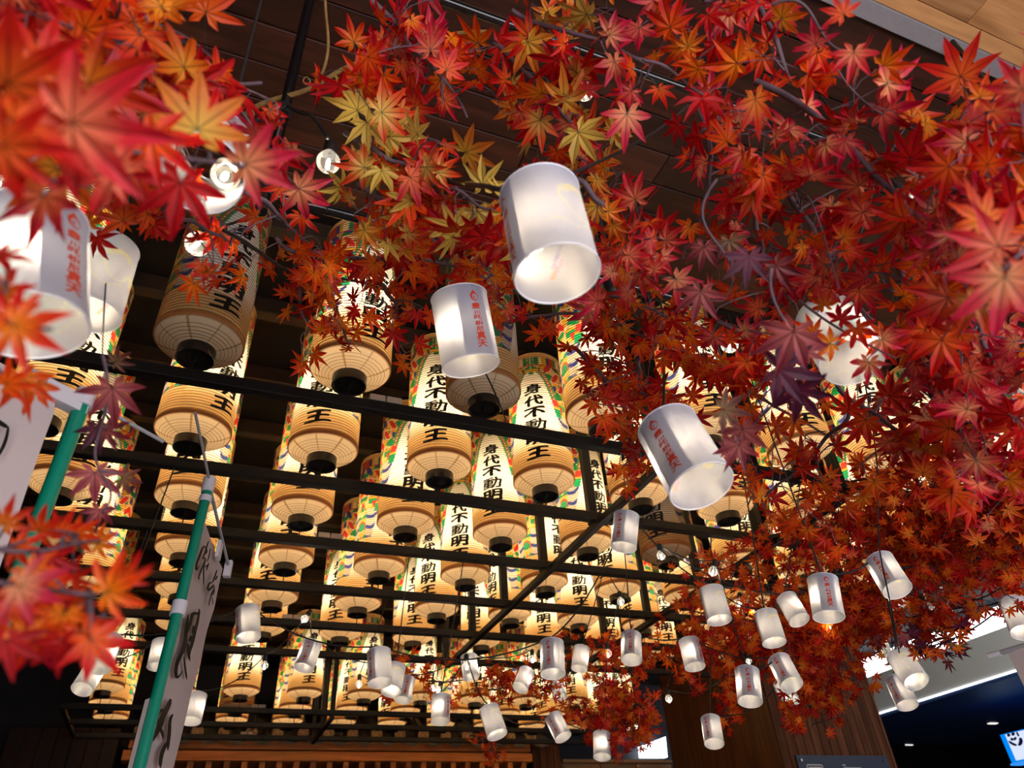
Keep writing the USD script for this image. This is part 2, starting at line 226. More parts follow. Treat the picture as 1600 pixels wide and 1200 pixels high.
def mat_sheet(name, trans, gloss=.05, rough=.4, clear=0.0, dcol=None):
    """thin sheet coloured by the mesh: diffuse + translucent, a little gloss"""
    nodes = {'a': ('attribute', {'attribute': 'displayColor'}), 'd': ('diffuse_bsdf', {}), 't': ('translucent_bsdf', {}), 'm': ('mix_closure', {'fac': trans}),
             'g': ('glossy_bsdf', {'color': (1, 1, 1), 'roughness': rough}), 'm2': ('mix_closure', {'fac': gloss})}
    links = [('a.color', 'd.color'), ('a.color', 't.color'), ('d.BSDF', 'm.closure1'), ('t.BSDF', 'm.closure2'), ('m.closure', 'm2.closure1'), ('g.BSDF', 'm2.closure2')]
    out = 'm2.closure'
    if clear:
        nodes['tr'] = ('transparent_bsdf', {'color': (1, 1, 1)}); nodes['m3'] = ('mix_closure', {'fac': clear})
        links += [('m2.closure', 'm3.closure1'), ('tr.BSDF', 'm3.closure2')]; out = 'm3.closure'
    return usdkit.material(stage, '/World/Looks/'+name, nodes, links, surface=out)
paper = mat_sheet('washi_paper', .5, .02, .5)
frosted = mat_sheet('frosted_sheet', .5, .03, .4)
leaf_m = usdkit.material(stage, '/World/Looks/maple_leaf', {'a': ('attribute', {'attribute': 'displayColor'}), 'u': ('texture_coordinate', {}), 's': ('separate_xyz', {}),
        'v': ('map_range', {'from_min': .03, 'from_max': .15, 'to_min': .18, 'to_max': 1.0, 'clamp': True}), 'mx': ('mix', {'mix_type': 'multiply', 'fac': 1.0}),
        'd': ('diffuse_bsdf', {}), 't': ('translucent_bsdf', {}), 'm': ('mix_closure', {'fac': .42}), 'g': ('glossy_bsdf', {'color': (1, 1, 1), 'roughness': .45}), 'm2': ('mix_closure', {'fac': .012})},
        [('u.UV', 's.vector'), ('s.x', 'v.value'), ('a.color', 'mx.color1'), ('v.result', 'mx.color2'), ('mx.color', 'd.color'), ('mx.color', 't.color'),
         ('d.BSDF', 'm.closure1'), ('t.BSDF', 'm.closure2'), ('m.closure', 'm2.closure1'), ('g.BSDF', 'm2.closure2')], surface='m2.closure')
clear_glass = usdkit.material(stage, '/World/Looks/clear_glass', {'f': ('fresnel', {'IOR': 1.5}), 't': ('transparent_bsdf', {'color': (.97, .97, .96)}), 'g': ('glossy_bsdf', {'color': (1, 1, 1), 'roughness': .03}),
        'd': ('diffuse_bsdf', {'color': (.9, .88, .85)}), 'm': ('mix_closure', {}), 'm2': ('mix_closure', {'fac': .035})},
        [('f.fac', 'm.fac'), ('t.BSDF', 'm.closure1'), ('g.BSDF', 'm.closure2'), ('m.closure', 'm2.closure1'), ('d.BSDF', 'm2.closure2')], surface='m2.closure')
lamp_warm = mat_emit('lantern_lamp_glow', (1.0, .77, .46), 84.0)
lamp_off = mat_simple('lamp_off', (.7, .68, .62), .3)
filament_m = mat_emit('filament_glow', (1.0, .86, .68), 260.0)
cup_lamp = mat_emit('cup_lamp_glow', (1.0, .84, .58), 240.0)
white_glow = mat_emit('cool_white_glow', (.92, .95, 1.0), 5.0)
line_glow = mat_emit('strip_line_glow', (.94, .95, 1.0), 3.0)
blue_glow = mat_emit('blue_sign_glow', (.0, .17, .62), 1.5)
white_sign = mat_emit('white_sign_glow', (.72, .80, 1.0), 1.0)
spot_glow = mat_emit('small_spot_glow', (1.0, .95, .9), 1.2)

# ---------------------------------------------------------------- the setting
ZC = 4.9
obj('floor', box(-6, 16, -5, 12.6, -.1, 0), floor_tile, kind='structure')
obj('wall_back', box(-6, 16, 12.6, 12.8, 0, 5.2), navy_wall, kind='structure')
obj('wall_left', box(-6.2, -6, -5, 12.8, 0, 5.2), black_wall, kind='structure')
obj('wall_front', box(-6, 16, -5.2, -5, 0, 5.2), black_wall, kind='structure')
obj('wall_right', box(16, 16.2, -5, 12.8, 0, 5.2), black_wall, kind='structure')
ceiling = thing('ceiling', None, None, kind='structure')
obj('ceiling_slab', box(-6, 11, -5, 12.6, ZC+.06, ZC+.3), ceil_dark, ceiling)
rng = np.random.default_rng(3)
YS = .91                                    # seam between golden soffit and dark boards
y = YS+.004
while y < 2.75:                             # dark boards run sideways, end joints at random
    x = -3.0-rng.uniform(0, 2)
    while x < 8.5:
        L = rng.uniform(1.7, 3.2)
        obj('plank', bbox(x+.002, x+L-.002, y+.003, y+.197, ZC+rng.uniform(0, .004), ZC+.06, .004), wood_dark, ceiling)
        x += L
    y += .2
obj('batten_board', box(-4, 8.5, y, 12.6, ZC+.03, ZC+.06), ceil_dark, ceiling)
for k in range(12):                         # battens across the lantern bay
    yy = 3.05+k*.7606
    obj('batten', bbox(-2.2, 6.2, yy, yy+.09, ZC-.10, ZC+.03, .006), beam_dark, ceiling)
sof = thing('ceiling', None, None, kind='structure')
obj('trim', bbox(-4, 9, YS-.085, YS, ZC-.035, ZC+.06, .004), trim_grey, sof)
y = YS-.085
for k, wd in enumerate((.075, .30, .30, .30, .30, .30)):
    x = -4+rng.uniform(-2, 0)
    if k == 1: x = 2.905-6.0
    while x < 9:
        L = 3.0 if k == 1 else rng.uniform(2.2, 3.6)
        obj('plank', bbox(x+.0015, x+L-.0015, y-wd+.0015, y-.0015, ZC-.02, ZC+.03, .002), wood_light, sof)
        x += L
    y -= wd
obj('soffit_slab', box(-4, 9, -5, y, ZC-.01, ZC+.06), beam_dark, sof)

# pillar with vertical boards
pil = thing('pillar', 'square brown pillar clad in upright dark boards at lower right', 'pillar')
px0, px1, py0, py1 = 6.86, 8.72, 8.0, 10.45
obj('core', box(px0+.025, px1-.025, py0+.025, py1-.02, 0, ZC+.05), wood_pillar_side, pil)
nb = 13; wb = (px1-px0-.05)/nb
for k in range(nb):
    xa = px0+k*wb if k else px0
    obj('board', bbox(xa+.004, (px0+(k+1)*wb)-.004, py0, py0+.025, 0, ZC+.05, .004), wood_pillar, pil)
obj('corner_trim', bbox(px1-.045, px1, py0-.006, py0+.05, 0, ZC+.05, .004), wood_pillar, pil)
obj('side_panel', bbox(px0, px0+.024, py0+.03, py1, 0, ZC+.05, .003), wood_pillar_side, pil)
# sign plate on the pillar
sg = thing('notice_plate', 'dark blue-grey notice plate bolted to the boarded pillar', 'sign')
sx0, sx1 = 7.06, 8.56; sz1 = 2.905
plate_ = obj('plate', bbox(sx0, sx1, py0-.03, py0-.012, 2.0, sz1, .003), sign_navy, sg)
for bx_ in (sx0+.06, sx1-.08):
    b = trimesh.creation.cylinder(.016, .035, sections=16); b.apply_transform(trimesh.transformations.rotation_matrix(np.pi/2, [1, 0, 0])); b.apply_translation((bx_, py0-.03, sz1-.06))
    obj('bolt', b, steel_bolt, plate_)
fr = cat_([box(sx0+.12, sx0+.38, py0-.034, py0-.029, 2.788, 2.80), box(sx0+.12, sx0+.135, py0-.034, py0-.029, 2.3, 2.80), box(sx0+.365, sx0+.38, py0-.034, py0-.029, 2.3, 2.80)])
obj('white_frame', fr, white_print, sg)
obj('white_field', box(sx0+.150, sx0+.35, py0-.034, py0-.029, 2.3, 2.77), white_print, sg)
obj('white_field', box(sx0+.71, sx0+1.0, py0-.034, py0-.029, 2.3, 2.765), white_print, sg)
obj('small_mark', cat_([box(sx0+.705, sx0+.720, py0-.034, py0-.029, 2.785, 2.80), box(sx0+.735, sx0+.75, py0-.034, py0-.029, 2.78, 2.80)]), white_print, sg)

# corridor bulkhead at the right
bk = thing('bulkhead', 'grey ceiling bulkhead with bright light bands at right', 'bulkhead')
obj('panel', bbox(11.0, 11.1, 2, 12.28, 3.955, 4.54, .004), grey_panel, bk)
obj('light_cove', box(11.06, 11.12, 2, 12.28, 4.54, 4.86), white_glow, bk, label='bright white light cove above grey panel')
obj('light_line', box(10.985, 11.03, 2, 12.28, 3.93, 3.952), line_glow, bk, label='thin glowing line under grey panel')
obj('soffit', box(11.0, 15.98, 2, 12.28, 3.88, 3.928), navy_ceiling, bk)
obj('wall_end', box(11.02, 15.98, 12.3, 12.59, 0, 3.9), black_wall, kind='structure')
q = on_x(1548, 1129, 13.0)
for (a, b) in ((1551, 1130), (1419, 1164)):
    c = on_z(a, b, 3.878)
    obj('ceiling_spotlight', bbox(c[0]-.10, c[0]+.10, c[1]-.04, c[1]+.04, 3.865, 3.882, .004), spot_glow, None,
        'small pale ceiling light on navy soffit, '+('upper right one' if a > 1500 else 'lower left one'), 'ceiling light', 'corridor ceiling lights')
# blue shop sign
xs = 12.5; s_ = xs/11
st_ = thing('shop_sign', 'glowing blue and white shop sign box in bottom right corner', 'sign')
zt, zb = 1.5+1.71*s_, 1.5+1.33*s_; yb = 8.06*s_
obj('sign_box', bbox(xs, xs+.2, yb-2.2, yb, zb, zt, .006), blue_glow, st_)
obj('white_face', box(xs-.008, xs, yb-2.1, yb-.10, zb+.03, zt-.015), white_sign, st_)
obj('lower_trim', bbox(xs-.05, xs+.2, yb-2.2, yb, zb-.03, zb, .004), mat_emit('blue_trim_glow', (.05, .3, .9), 1.0), st_)
def stroke_mesh(pts, w, to3d):              # a brush stroke on the cloth, tapering at its end
    q = bez([(a, b, 0) for a, b in pts], 8*len(pts))[:, :2]; t = np.gradient(q, axis=0); t /= np.linalg.norm(t, axis=1, keepdims=True); n = np.c_[-t[:, 1], t[:, 0]]
    s = np.linspace(0, 1, len(q)); ww = 1.15*w*(.75+.35*np.sin(s*3.0))*np.clip((1.04-s)*6, .15, 1)*np.clip(.5+s*6, 0, 1)/2
    L, R_ = q+n*ww[:, None], q-n*ww[:, None]; V = np.array([to3d(*p_) for p_ in np.vstack([L, R_])]); m_ = len(q); f = []
    for i in range(m_-1): f += [(i, i+1, m_+i+1), (i, m_+i+1, m_+i)]
    return trimesh.Trimesh(V, f, process=False)
em = [([(815, 615), (845, 665)], 44), ([(890, 595), (920, 645)], 50), ([(865, 690), (905, 730)], 36), ([(920, 685), (955, 715)], 52), ([(962, 585), (985, 625), (1003, 665)], 26),
      ([(832, 738), (870, 772), (925, 800), (975, 812)], 32), ([(1012, 690), (1038, 735), (1025, 785), (985, 800)], 52)]
obj('round_emblem', cat_([stroke_mesh([(1500+a/10.91, 1090+b/10.91) for a, b in pts], w_/10.91, lambda a, b: on_x(a, b, xs-.011)) for pts, w_ in em]), navy_ink, st_, label='dark blue round emblem')
obj('stripe', box(xs-.012, xs-.008, yb-2.1, yb-.56, zt-.19, zt-.02), blue_glow, st_)

# navy recess between shrine and pillar
lp = [on_y(*q_, 12.4) for q_ in ((1001, 1166), (1040, 1151), (1043, 1183), (1003, 1183))]
v = np.array(lp+[p_+np.array([0, .1, 0]) for p_ in lp])
obj('wall_light', trimesh.convex.convex_hull(v), white_glow, None, 'slanted white light panel on dark wall beside brown pillar', 'light')
sh = thing('wall_cabinet', 'pale wood wall cabinet at bottom edge left of the pillar', 'cabinet')
zc_ = on_y(960, 1188, 12.2)[2]; xa_, xb_ = on_y(876, 1190, 12.2)[0], on_y(1046, 1190, 12.2)[0]
obj('top_board', bbox(xa_, xb_, 12.1, 12.58, zc_-.05, zc_, .006), wood_shelf, sh)
for k in range(3):
    w_ = (xb_-xa_)/3
    obj('door', bbox(xa_+k*w_+.01, xa_+(k+1)*w_-.01, 12.15, 12.2, zc_-1.2, zc_-.06, .006), wood_shelf, sh)
obj('back_frame', box(xa_, xb_, 12.2, 12.58, zc_-1.2, zc_-.05), wood_shelf, sh)

# shrine eaves behind the lanterns
YR = 10.8
sr = thing('shrine_roof', 'tiled shrine roof edge with orange timber eaves behind the lanterns', 'roof')
zt_ = on_y(550, 1159, YR)[2]; xl, xr = -.75, on_y(829, 1168, YR)[0]
obj('eave_board', bbox(xl, xr, YR, YR+.3, zt_-.105, zt_, .006), wood_beam, sr)
obj('lower_beam', bbox(xl-.05, xr+.03, YR+.02, YR+.3, zt_-.235, zt_-.118, .006), wood_beam, sr)
n_r = 25
for k in range(n_r):
    xx = xl+.1+k*(xr-xl-.2)/(n_r-1)
    obj('rafter', bbox(xx-.038, xx+.038, YR+.05, YR+.9, zt_-.33, zt_-.236, .004), wood_beam, sr)
obj('soffit_board', box(xl, xr, YR+.12, YR+.9, zt_-.236, zt_-.2), wood_beam, sr)
pitch_t = .33; n_t = int((xr-xl)/pitch_t)+1; sl = np.array([0, .86, .5]); sl /= np.linalg.norm(sl)
for k in range(n_t):
    xx = xl+.1+k*pitch_t
    a = np.array([xx, YR-.10, zt_+.075])
    d = trimesh.creation.cylinder(.075, .05, sections=20); d.apply_transform(trimesh.transformations.rotation_matrix(np.pi/2, [1, 0, 0])); d.apply_translation(a)
    rim = trimesh.creation.torus(.058, .008, 20, 6); rim.apply_transform(trimesh.transformations.rotation_matrix(np.pi/2, [1, 0, 0])); rim.apply_translation(a-[0, .026, 0])
    dots = [trimesh.creation.icosphere(1, .012) for _ in range(6)]
    for i_, s0 in enumerate(dots): s0.apply_translation(a+[.035*math.cos(i_*1.047), -.026, .035*math.sin(i_*1.047)])
    obj('eave_tile_end', cat_([d, rim]+dots), tile_end_m, sr)
    obj('cover_tile', tube([a, a+sl*1.4], .07, 10), tile_clay, sr)
    g = np.linspace(-1, 1, 9); base = []                   # sagging pan tile lip between two covers
    vv = []
    for s_i in g:
        for off, dz in (((0, 0, 0)), 0), ((0, 0, 0), -.035):
            vv.append(np.array([xx+pitch_t/2+s_i*pitch_t/2*.9, YR-.09, zt_+.03-.055*(1-s_i*s_i)+dz]))
    vv = np.array(vv); top, bot = vv[0::2], vv[1::2]; V = np.vstack([top, bot, top+sl*1.4, bot+sl*1.4]); m_ = len(g); f = []
    for i in range(m_-1):
        f += [(i, i+1, m_+i+1), (i, m_+i+1, m_+i), (i, 2*m_+i, 2*m_+i+1), (i, 2*m_+i+1, i+1), (m_+i, m_+i+1, 3*m_+i+1), (m_+i, 3*m_+i+1, 3*m_+i)]
    obj('pan_tile', trimesh.Trimesh(V, f, process=False), tile_end_m if False else tile_clay, sr)
wx0, wx1 = on_y(832, 1180, YR+.2)[0], on_y(876, 1180, YR+.2)[0]
wp = thing('wall_panel', 'brown boarded wall end at right of shrine eaves', 'wall panel')
for k in range(4):
    w_ = (wx1-wx0)/4
    obj('board', bbox(wx0+k*w_+.003, wx0+(k+1)*w_-.003, YR+.2, YR+.25, 0, on_y(850, 1158, YR+.2)[2], .003), wood_pillar, wp)
obj('core', box(wx0, wx1, YR+.25, YR+.8, 0, on_y(850, 1160, YR+.2)[2]), black_wall, wp)
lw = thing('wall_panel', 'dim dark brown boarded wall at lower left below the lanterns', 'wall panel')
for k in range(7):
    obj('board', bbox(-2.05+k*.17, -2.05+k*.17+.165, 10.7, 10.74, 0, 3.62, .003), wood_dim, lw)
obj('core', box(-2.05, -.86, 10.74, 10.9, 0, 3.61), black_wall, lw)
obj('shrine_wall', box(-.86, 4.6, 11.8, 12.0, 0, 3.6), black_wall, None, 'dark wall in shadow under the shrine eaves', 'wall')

# ---------------------------------------------------------------- black steel frames that carry the lanterns
DX, DY, X0, Y1, Y7, DY2 = .66453, .76062, -.95363, 2.71156, 8.63742, .68622
ZR = 3.5
COLS = 'ABCDEFGHIJ'
def lx(c): return X0+DX*c
def ly(r): return Y1+DY*(r-1) if r <= 6 else Y7+DY2*(r-7)
def frame(label, rows, x0, x1, xposts, braces):
    t = thing('lantern_frame', label, 'frame')
    for r in rows:
        obj('rail', bbox(x0, x1, ly(r)-.027, ly(r)+.027, ZR-.121, ZR-.067, .004), black_steel, t)
    ya, yb_ = ly(rows[0]), ly(rows[-1])
    for xp in xposts:
        obj('cross_bar', bbox(xp-.022, xp+.022, ya, yb_, ZR-.16, ZR-.116, .004), black_steel, t)
    for xp in xposts:
        for r in rows:
            if r == rows[0] and xp > 0: pass
            obj('hanger_post', bbox(xp-.027, xp+.027, ly(r)-.027+.05, ly(r)+.027+.05, ZR-.116, ZC, .004), black_steel, t)
    for xe in (x0, x1):
        obj('end_bar', bbox(xe-.022, xe+.022, ya, yb_, ZR-.118, ZR-.07, .004), black_steel, t)
    return t
xp1 = lx(4)+.50*DX
frame('black steel frame of rails under the nearer lantern rows', range(1, 7), lx(0)-.33, lx(9)+.35, (xp1, lx(6)+.42*DX), True)
frame('black steel frame of rails under the farthest lantern rows', range(7, 10), lx(0)-.33, lx(9)+.30, (lx(3)+.5*DX,), False)
for k, (a, b, r) in enumerate(((604, 620, 1), (519, 830, 3), (458, 962, 5), (405, 1100, 7), (385, 1147, 9))):
    p = on_z(a, b, ZR-.045)
    w_ = .075
    tag(obj('cable_connector', cat_([bbox(p[0]-w_, p[0]-.003, ly(r)-.03, ly(r)+.02, ZR-.067, ZR-.035, .003), bbox(p[0]+.003, p[0]+w_, ly(r)-.03, ly(r)+.02, ZR-.067, ZR-.035, .003)]), connector),
        'pale cable connector lying on the %s rail counted from the front, left half' % ('', 'first', '', 'third', '', 'fifth', '', 'seventh', '', 'ninth')[r], 'connector', 'pale cable connectors on the rails')

# ---------------------------------------------------------------- big paper lanterns
R0 = .187; ZB0, ZB1 = .112, .985
RIB = .0172
def lantern_paint(th, z, r):
    """printed colours and painted lamp falloff at angle th (0 = middle of the written front) and height z"""
    d = np.abs((th+np.pi) % (2*np.pi)-np.pi); d = np.minimum(d, np.pi-d)          # the same print front and back
    sgn = np.sign(np.sin(th))
    deg = np.degrees(d)
    col = np.tile(np.array(srgb(232, 188, 124)), (len(z), 1)); col[z < .104] = srgb(246, 226, 190)
    def put(mask, c): col[mask] = srgb(*c)
    wig = 3*np.sin(z*60)+2.5*np.sin(z*23+1)
    # arch-shaped bright field: half width in degrees
    t = np.clip((.81-z)/.26, 0, 1)
    half = np.where(z < .81, 7+33*np.sqrt(np.clip(t, 0, 1))+np.where(z < .55, (.55-z)*75, 0), 0)
    zone = (z > .27) & (z < .93)
    outside = (deg > half) & zone
    # coloured print, bands of waving cloth, cloud and leaf
    u = deg+wig; a = np.sin(z*58+deg*.10)+.8*np.sin(z*27-deg*.15+2)+.4*np.sin(z*95+deg*.2)
    b = np.sin(z*46-deg*.20+1)+.9*np.sin(z*21+deg*.08)
    up = outside & (z > .55)
    put(up & (a > .45), (226, 172, 36)); put(up & (a < -.55), (16, 132, 74)); put(up & (b > .7), (204, 40, 30)); put(up & (b < -.8) & (z > .66), (34, 58, 136))
    put(up & (np.abs(a-.55) < .10), (96, 60, 30)); put(up & (np.abs(b-.85) < .12), (238, 228, 200))
    mid = outside & (z > .42) & (z <= .58) & (deg > 48+wig*.6)
    put(mid & (b > .0), (206, 46, 44)); put(mid & (a > .5) & (b < .2), (24, 140, 84)); put(mid & (a < -.9), (226, 178, 44))
    # water swirls in grey-blue at the foot of the field
    wv = outside & (z > .27) & (z <= .50) & (deg < 78)
    put(wv & (z < .5), (196, 180, 160)); s = np.sin(z*75+1.5*np.sin(deg*.13)+deg*.09)
    put(wv & (s > .45), (74, 86, 150)); put(wv & (s > .88), (40, 52, 120))
    lo = (z > .27) & (z <= .43) & (deg >= 78) & outside
    put(lo & (a > .2), (222, 168, 70)); put(lo & (b > .9), (204, 60, 48)); put(lo & (a < -.6), (40, 140, 90))
    # bright field, lamp falloff painted at its foot, green/red tassels along its edge
    put((deg <= half) & (z > .36) & (z < .81), (255, 250, 236)); m_ = (deg <= half) & (z > .22) & (z <= .36); kk = ((z[m_]-.22)/.14)[:, None]; col[m_] = np.array(srgb(232, 188, 124))*(1-kk)+np.array(srgb(255, 250, 236))*kk
    e = deg-half
    bor = (z > .60) & (z < .835)
    put(bor & (e > -1.5) & (e < 13), (30, 158, 96)); put(bor & (e > 3.2) & (e < 5.4), (206, 52, 44)); put(bor & (e > 7.6) & (e < 9.6), (206, 52, 44)); put(bor & (e > 5.4) & (e < 6.4), (245, 226, 170))
    put((z > .52) & (z <= .60) & (e > -1) & (e < 14), (222, 60, 50)); put((z > .47) & (z <= .535) & (e > -2) & (e < 14+wig*.4), (22, 140, 88)); put((z > .535) & (z <= .55) & (e > -2) & (e < 14), (226, 184, 60))
    put((deg < 6) & (z > .79) & (z < .93), (22, 150, 92)); put((deg < 1.6) & (z > .82) & (z < .93), (240, 230, 200)); put((deg < 14) & (z > .81) & (z < .835), (228, 184, 50))
    # row of flags under the rim
    fl = (z > .87) & (z < .93) & (deg > 8)
    seg = np.floor(deg/8).astype(int) % 5
    for i_, c in enumerate(((206, 50, 42), (24, 140, 84), (250, 226, 178), (226, 180, 50), (42, 66, 140))): put(fl & (seg == i_), c)
    put((z > .862) & (z < .872), (200, 60, 46))
    # plain paper overlap band at the lower edge and bamboo seams
    put((z > .100) & (z < .128), (176, 120, 66))
    tt = np.degrees(th) % 45
    seam = (np.minimum(tt, 45-tt) < 1.3) & (z < .104); put(seam, (196, 160, 108))
    seam2 = (np.minimum(tt, 45-tt) < .9) & (z >= .128) & (z < .27); col[seam2] *= .88
    return col
def build_lantern(label, group, lit):
    t = thing('paper_lantern', label, 'paper lantern', group=group)
    prof = [(.078, .050), (.105, .056), (.135, .067), (.160, .080), (.178, .0925), (R0-.002, .1005), (R0-.0008, .104)]
    z = ZB0
    n_r = int((ZB1-.03-ZB0)/RIB)
    for k in range(n_r):
        for q in range(4):
            zz = ZB0+(k+q/4)*RIB; prof.append((R0-.0022+.0036*math.sin(math.pi*(q+.5)/4), zz))
    zt_l = ZB0+n_r*RIB
    for a in np.linspace(.1, 1, 7):
        prof.append((R0-.055*(1-math.cos(a*math.pi/2)), zt_l+.04*math.sin(a*math.pi/2)))
    N = 180
    m = lathe(prof, N); v = m.vertices
    th = np.arctan2(v[:, 1], v[:, 0]); col = lantern_paint(th, v[:, 2], np.hypot(v[:, 0], v[:, 1]))
    nb_ = 7; low = np.arange(nb_, nb_+4*n_r, 4); idx = (low[:, None]*N+np.arange(N)).ravel(); col[idx] *= .60      # bamboo shows dark through the paper
    obj('paper_shade', m, paper, t, color=col, smooth=True)
    obj('shoulder_hoop', lathe([(R0-.001, .098), (R0+.0022, .100), (R0+.0026, .106), (R0+.0026, .118), (R0+.001, .121)], 90), hoop_m, t, smooth=True)
    g = np.linspace(0, 2*np.pi, 61)
    ribs = []
    for k in range(n_r+1):
        zz = ZB0+k*RIB; ribs.append(tube(np.c_[(R0-.0006)*np.cos(g), (R0-.0006)*np.sin(g), np.full(61, zz)], .0017, 3, False))
    for (r_, zz) in ((.098, .0525), (.113, .056), (.128, .0625), (.143, .0695), (.158, .078), (.171, .0895)):
        ribs.append(tube(np.c_[r_*np.cos(g), r_*np.sin(g), np.full(61, zz-.001)], .0009, 3, False))
    obj('bamboo_ribs', cat_(ribs), rib_m, t, kind='stuff')
    zr = zt_l+.04
    obj('bottom_ring', lathe([(.070, .004), (.079, 0), (.0795, .002), (.0795, .053), (.078, .056), (.070, .056), (.070, .004)], 40), lacquer, t)
    obj('base_plate', lathe([(.0005, .018), (.070, .018), (.070, .024), (.0005, .024)], 40), ink, t)
    obj('hook', cat_([trimesh.creation.cylinder(.010, .03, sections=12, transform=trimesh.transformations.translation_matrix((0, 0, .008))),
                      trimesh.creation.cylinder(.0035, .075, sections=8, transform=trimesh.transformations.translation_matrix((0, 0, -.035)))]), black_steel, t)
    obj('top_ring', lathe([(.070, zr+.045), (.128, zr+.045), (.134, zr+.04), (.134, zr-.004), (.128, zr-.004), (.07, zr+.03)], 40), lacquer, t)
    hg = trimesh.creation.cylinder(.004, ZC-ZR-zr, sections=8); hg.apply_translation((0, 0, (ZC-ZR+zr)/2+.02))
    obj('hanging_wire', hg, black_steel, t)
    b = trimesh.creation.capsule(.30, .018, count=[8, 6]); b.apply_translation((0, 0, .60-.15))
    obj('lamp', b, lamp_warm if lit else lamp_off, t)
    for side in (0, math.pi):
        for ch, zz, w_, h_ in (('王', .205, .128, .085), ('明', .307, .13, .092), ('動', .402, .125, .088), ('不', .495, .125, .082), ('代', .583, .112, .080), ('身', .672, .108, .080)):
            obj('brush_character', wrap(glyph_mesh(ch, w_*1.1, h_*.97, .018, bold={'動': .004, '身': .006, '代': .012, '明': .010}.get(ch, .018)), R0+.0032, zz, side), ink, t)
    return t
rib_m = mat_simple('bamboo', srgb(104, 66, 34), .6, 0, .3); hoop_m = mat_sheet('pasted_hoop', .45, .02, .5) if False else mat_simple('pasted_hoop', srgb(150, 96, 50), .6, 0, .2)
LIT = build_lantern('x', 'lit paper lanterns', True)
OFF = build_lantern('x', 'unlit paper lanterns', False)
first = {True: LIT, False: OFF}; taken = {True: False, False: False}
FACE = {('B', 1): .37, ('B', 2): .6, ('B', 3): -.28, ('B', 4): 1.6, ('C', 1): .5, ('C', 2): -.25, ('C', 3): .1, ('C', 4): 0, ('C', 5): -.35, ('D', 1): -1.2, ('D', 2): -.12, ('D', 3): .23, ('D', 4): .62, ('D', 5): .55,
        ('E', 1): .52, ('E', 2): -.1, ('E', 3): -.2, ('E', 4): -.2, ('E', 5): -.4, ('F', 1): .5, ('F', 2): .0, ('F', 3): .72, ('F', 4): .78, ('F', 5): -.8, ('G', 2): .85, ('G', 3): -.2, ('G', 4): -.4, ('H', 1): .35,
        ('A', 2): .2, ('A', 3): .35, ('C', 7): 0, ('D', 7): .2, ('E', 7): .4, ('A', 4): .1}
UNLIT = {('B', 1), ('D', 1), ('G', 3), ('A', 6), ('C', 8)}
ORD = ['', 'front', 'second', 'third', 'fourth', 'fifth', 'sixth', 'seventh', 'eighth', 'ninth', 'tenth']
ORC = ['leftmost', 'second from left', 'third from left', 'fourth from left', 'fifth from left', 'sixth from left', 'seventh from left', 'eighth from left', 'ninth from left', 'rightmost']
rl = np.random.default_rng(11)
for r in range(1, 10):
    for ci, c in enumerate(COLS):
        jit = rl.uniform(-.7, .7); sw = rl.normal(0, .004, 2)
        s = FACE.get((c, r), jit)
        p = np.array([lx(ci), ly(r), ZR]); az = math.atan2(-p[1], -p[0])+(math.asin(s) if abs(s) <= 1 else s)
        ca, sa = math.cos(az), math.sin(az)
        M = mat((ca, sa, 0), (-sa, ca, 0), (0, 0, 1), (p[0], p[1], p[2]))
        lit = (c, r) not in UNLIT
        lab = ('glowing' if lit else 'unlit darker tan') + ' paper lantern with black brush writing, %s row from front, %s' % (ORD[r], ORC[ci])
        grp = 'cylindrical paper lanterns in rows'
        if not taken[lit]:
            taken[lit] = True; first[lit].GetAttribute('xformOp:transform').Set(M); tag(first[lit], lab, 'paper lantern', grp)
        else:
            copy_of(first[lit], 'paper_lantern', lab, 'paper lantern', M, grp)

# ---------------------------------------------------------------- small frosted cup lanterns
RC, LC = .055, .148
def cup_paint(th, z):
    col = np.tile(np.array([.50, .50, .56]), (len(z), 1)); w = z/LC
    def mixc(mask, c, k): col[mask] = col[mask]*(1-k)+np.array(c)*k
    blue = np.clip((w-.55)/.45, 0, 1)[:, None]*.35; col[:] = col*(1-blue)+np.array([.30, .36, .60])*blue
    d = (th-2.1+np.pi) % (2*np.pi)-np.pi; x = d*RC; zz = z-LC*.5
    rr = np.hypot(x-.002, zz-.012)
    mixc((np.abs(rr-.030-.004*np.sin(np.arctan2(zz-.012, x)*3)) < .0016), (.66, .64, .36), .55)
    mixc((rr > .020) & (rr < .031) & (zz > .022) & (x < .02), (.70, .62, .26), .5)
    mixc((np.hypot(x-.042, zz+.002) < .013), (.72, .64, .30), .5)
    mixc((np.abs(zz+.034-.006*np.sin(x*120)) < .002) & (np.abs(x) < .05), (.62, .62, .38), .4)
    d2 = (th-4.2+np.pi) % (2*np.pi)-np.pi; x2 = d2*RC
    for (cx_, cz_, c) in ((-.006, .014, (.35, .35, .5)), (.002, -.002, (.35, .3, .5)), (0.006, -.022, (.80, .30, .18)), (-.003, -.012, (.5, .35, .5))):
        q = (np.abs((x2-cx_)+.5*(zz-cz_)) < .0032) & (np.abs(zz-cz_) < .011); mixc(q, c, .75)
    return col
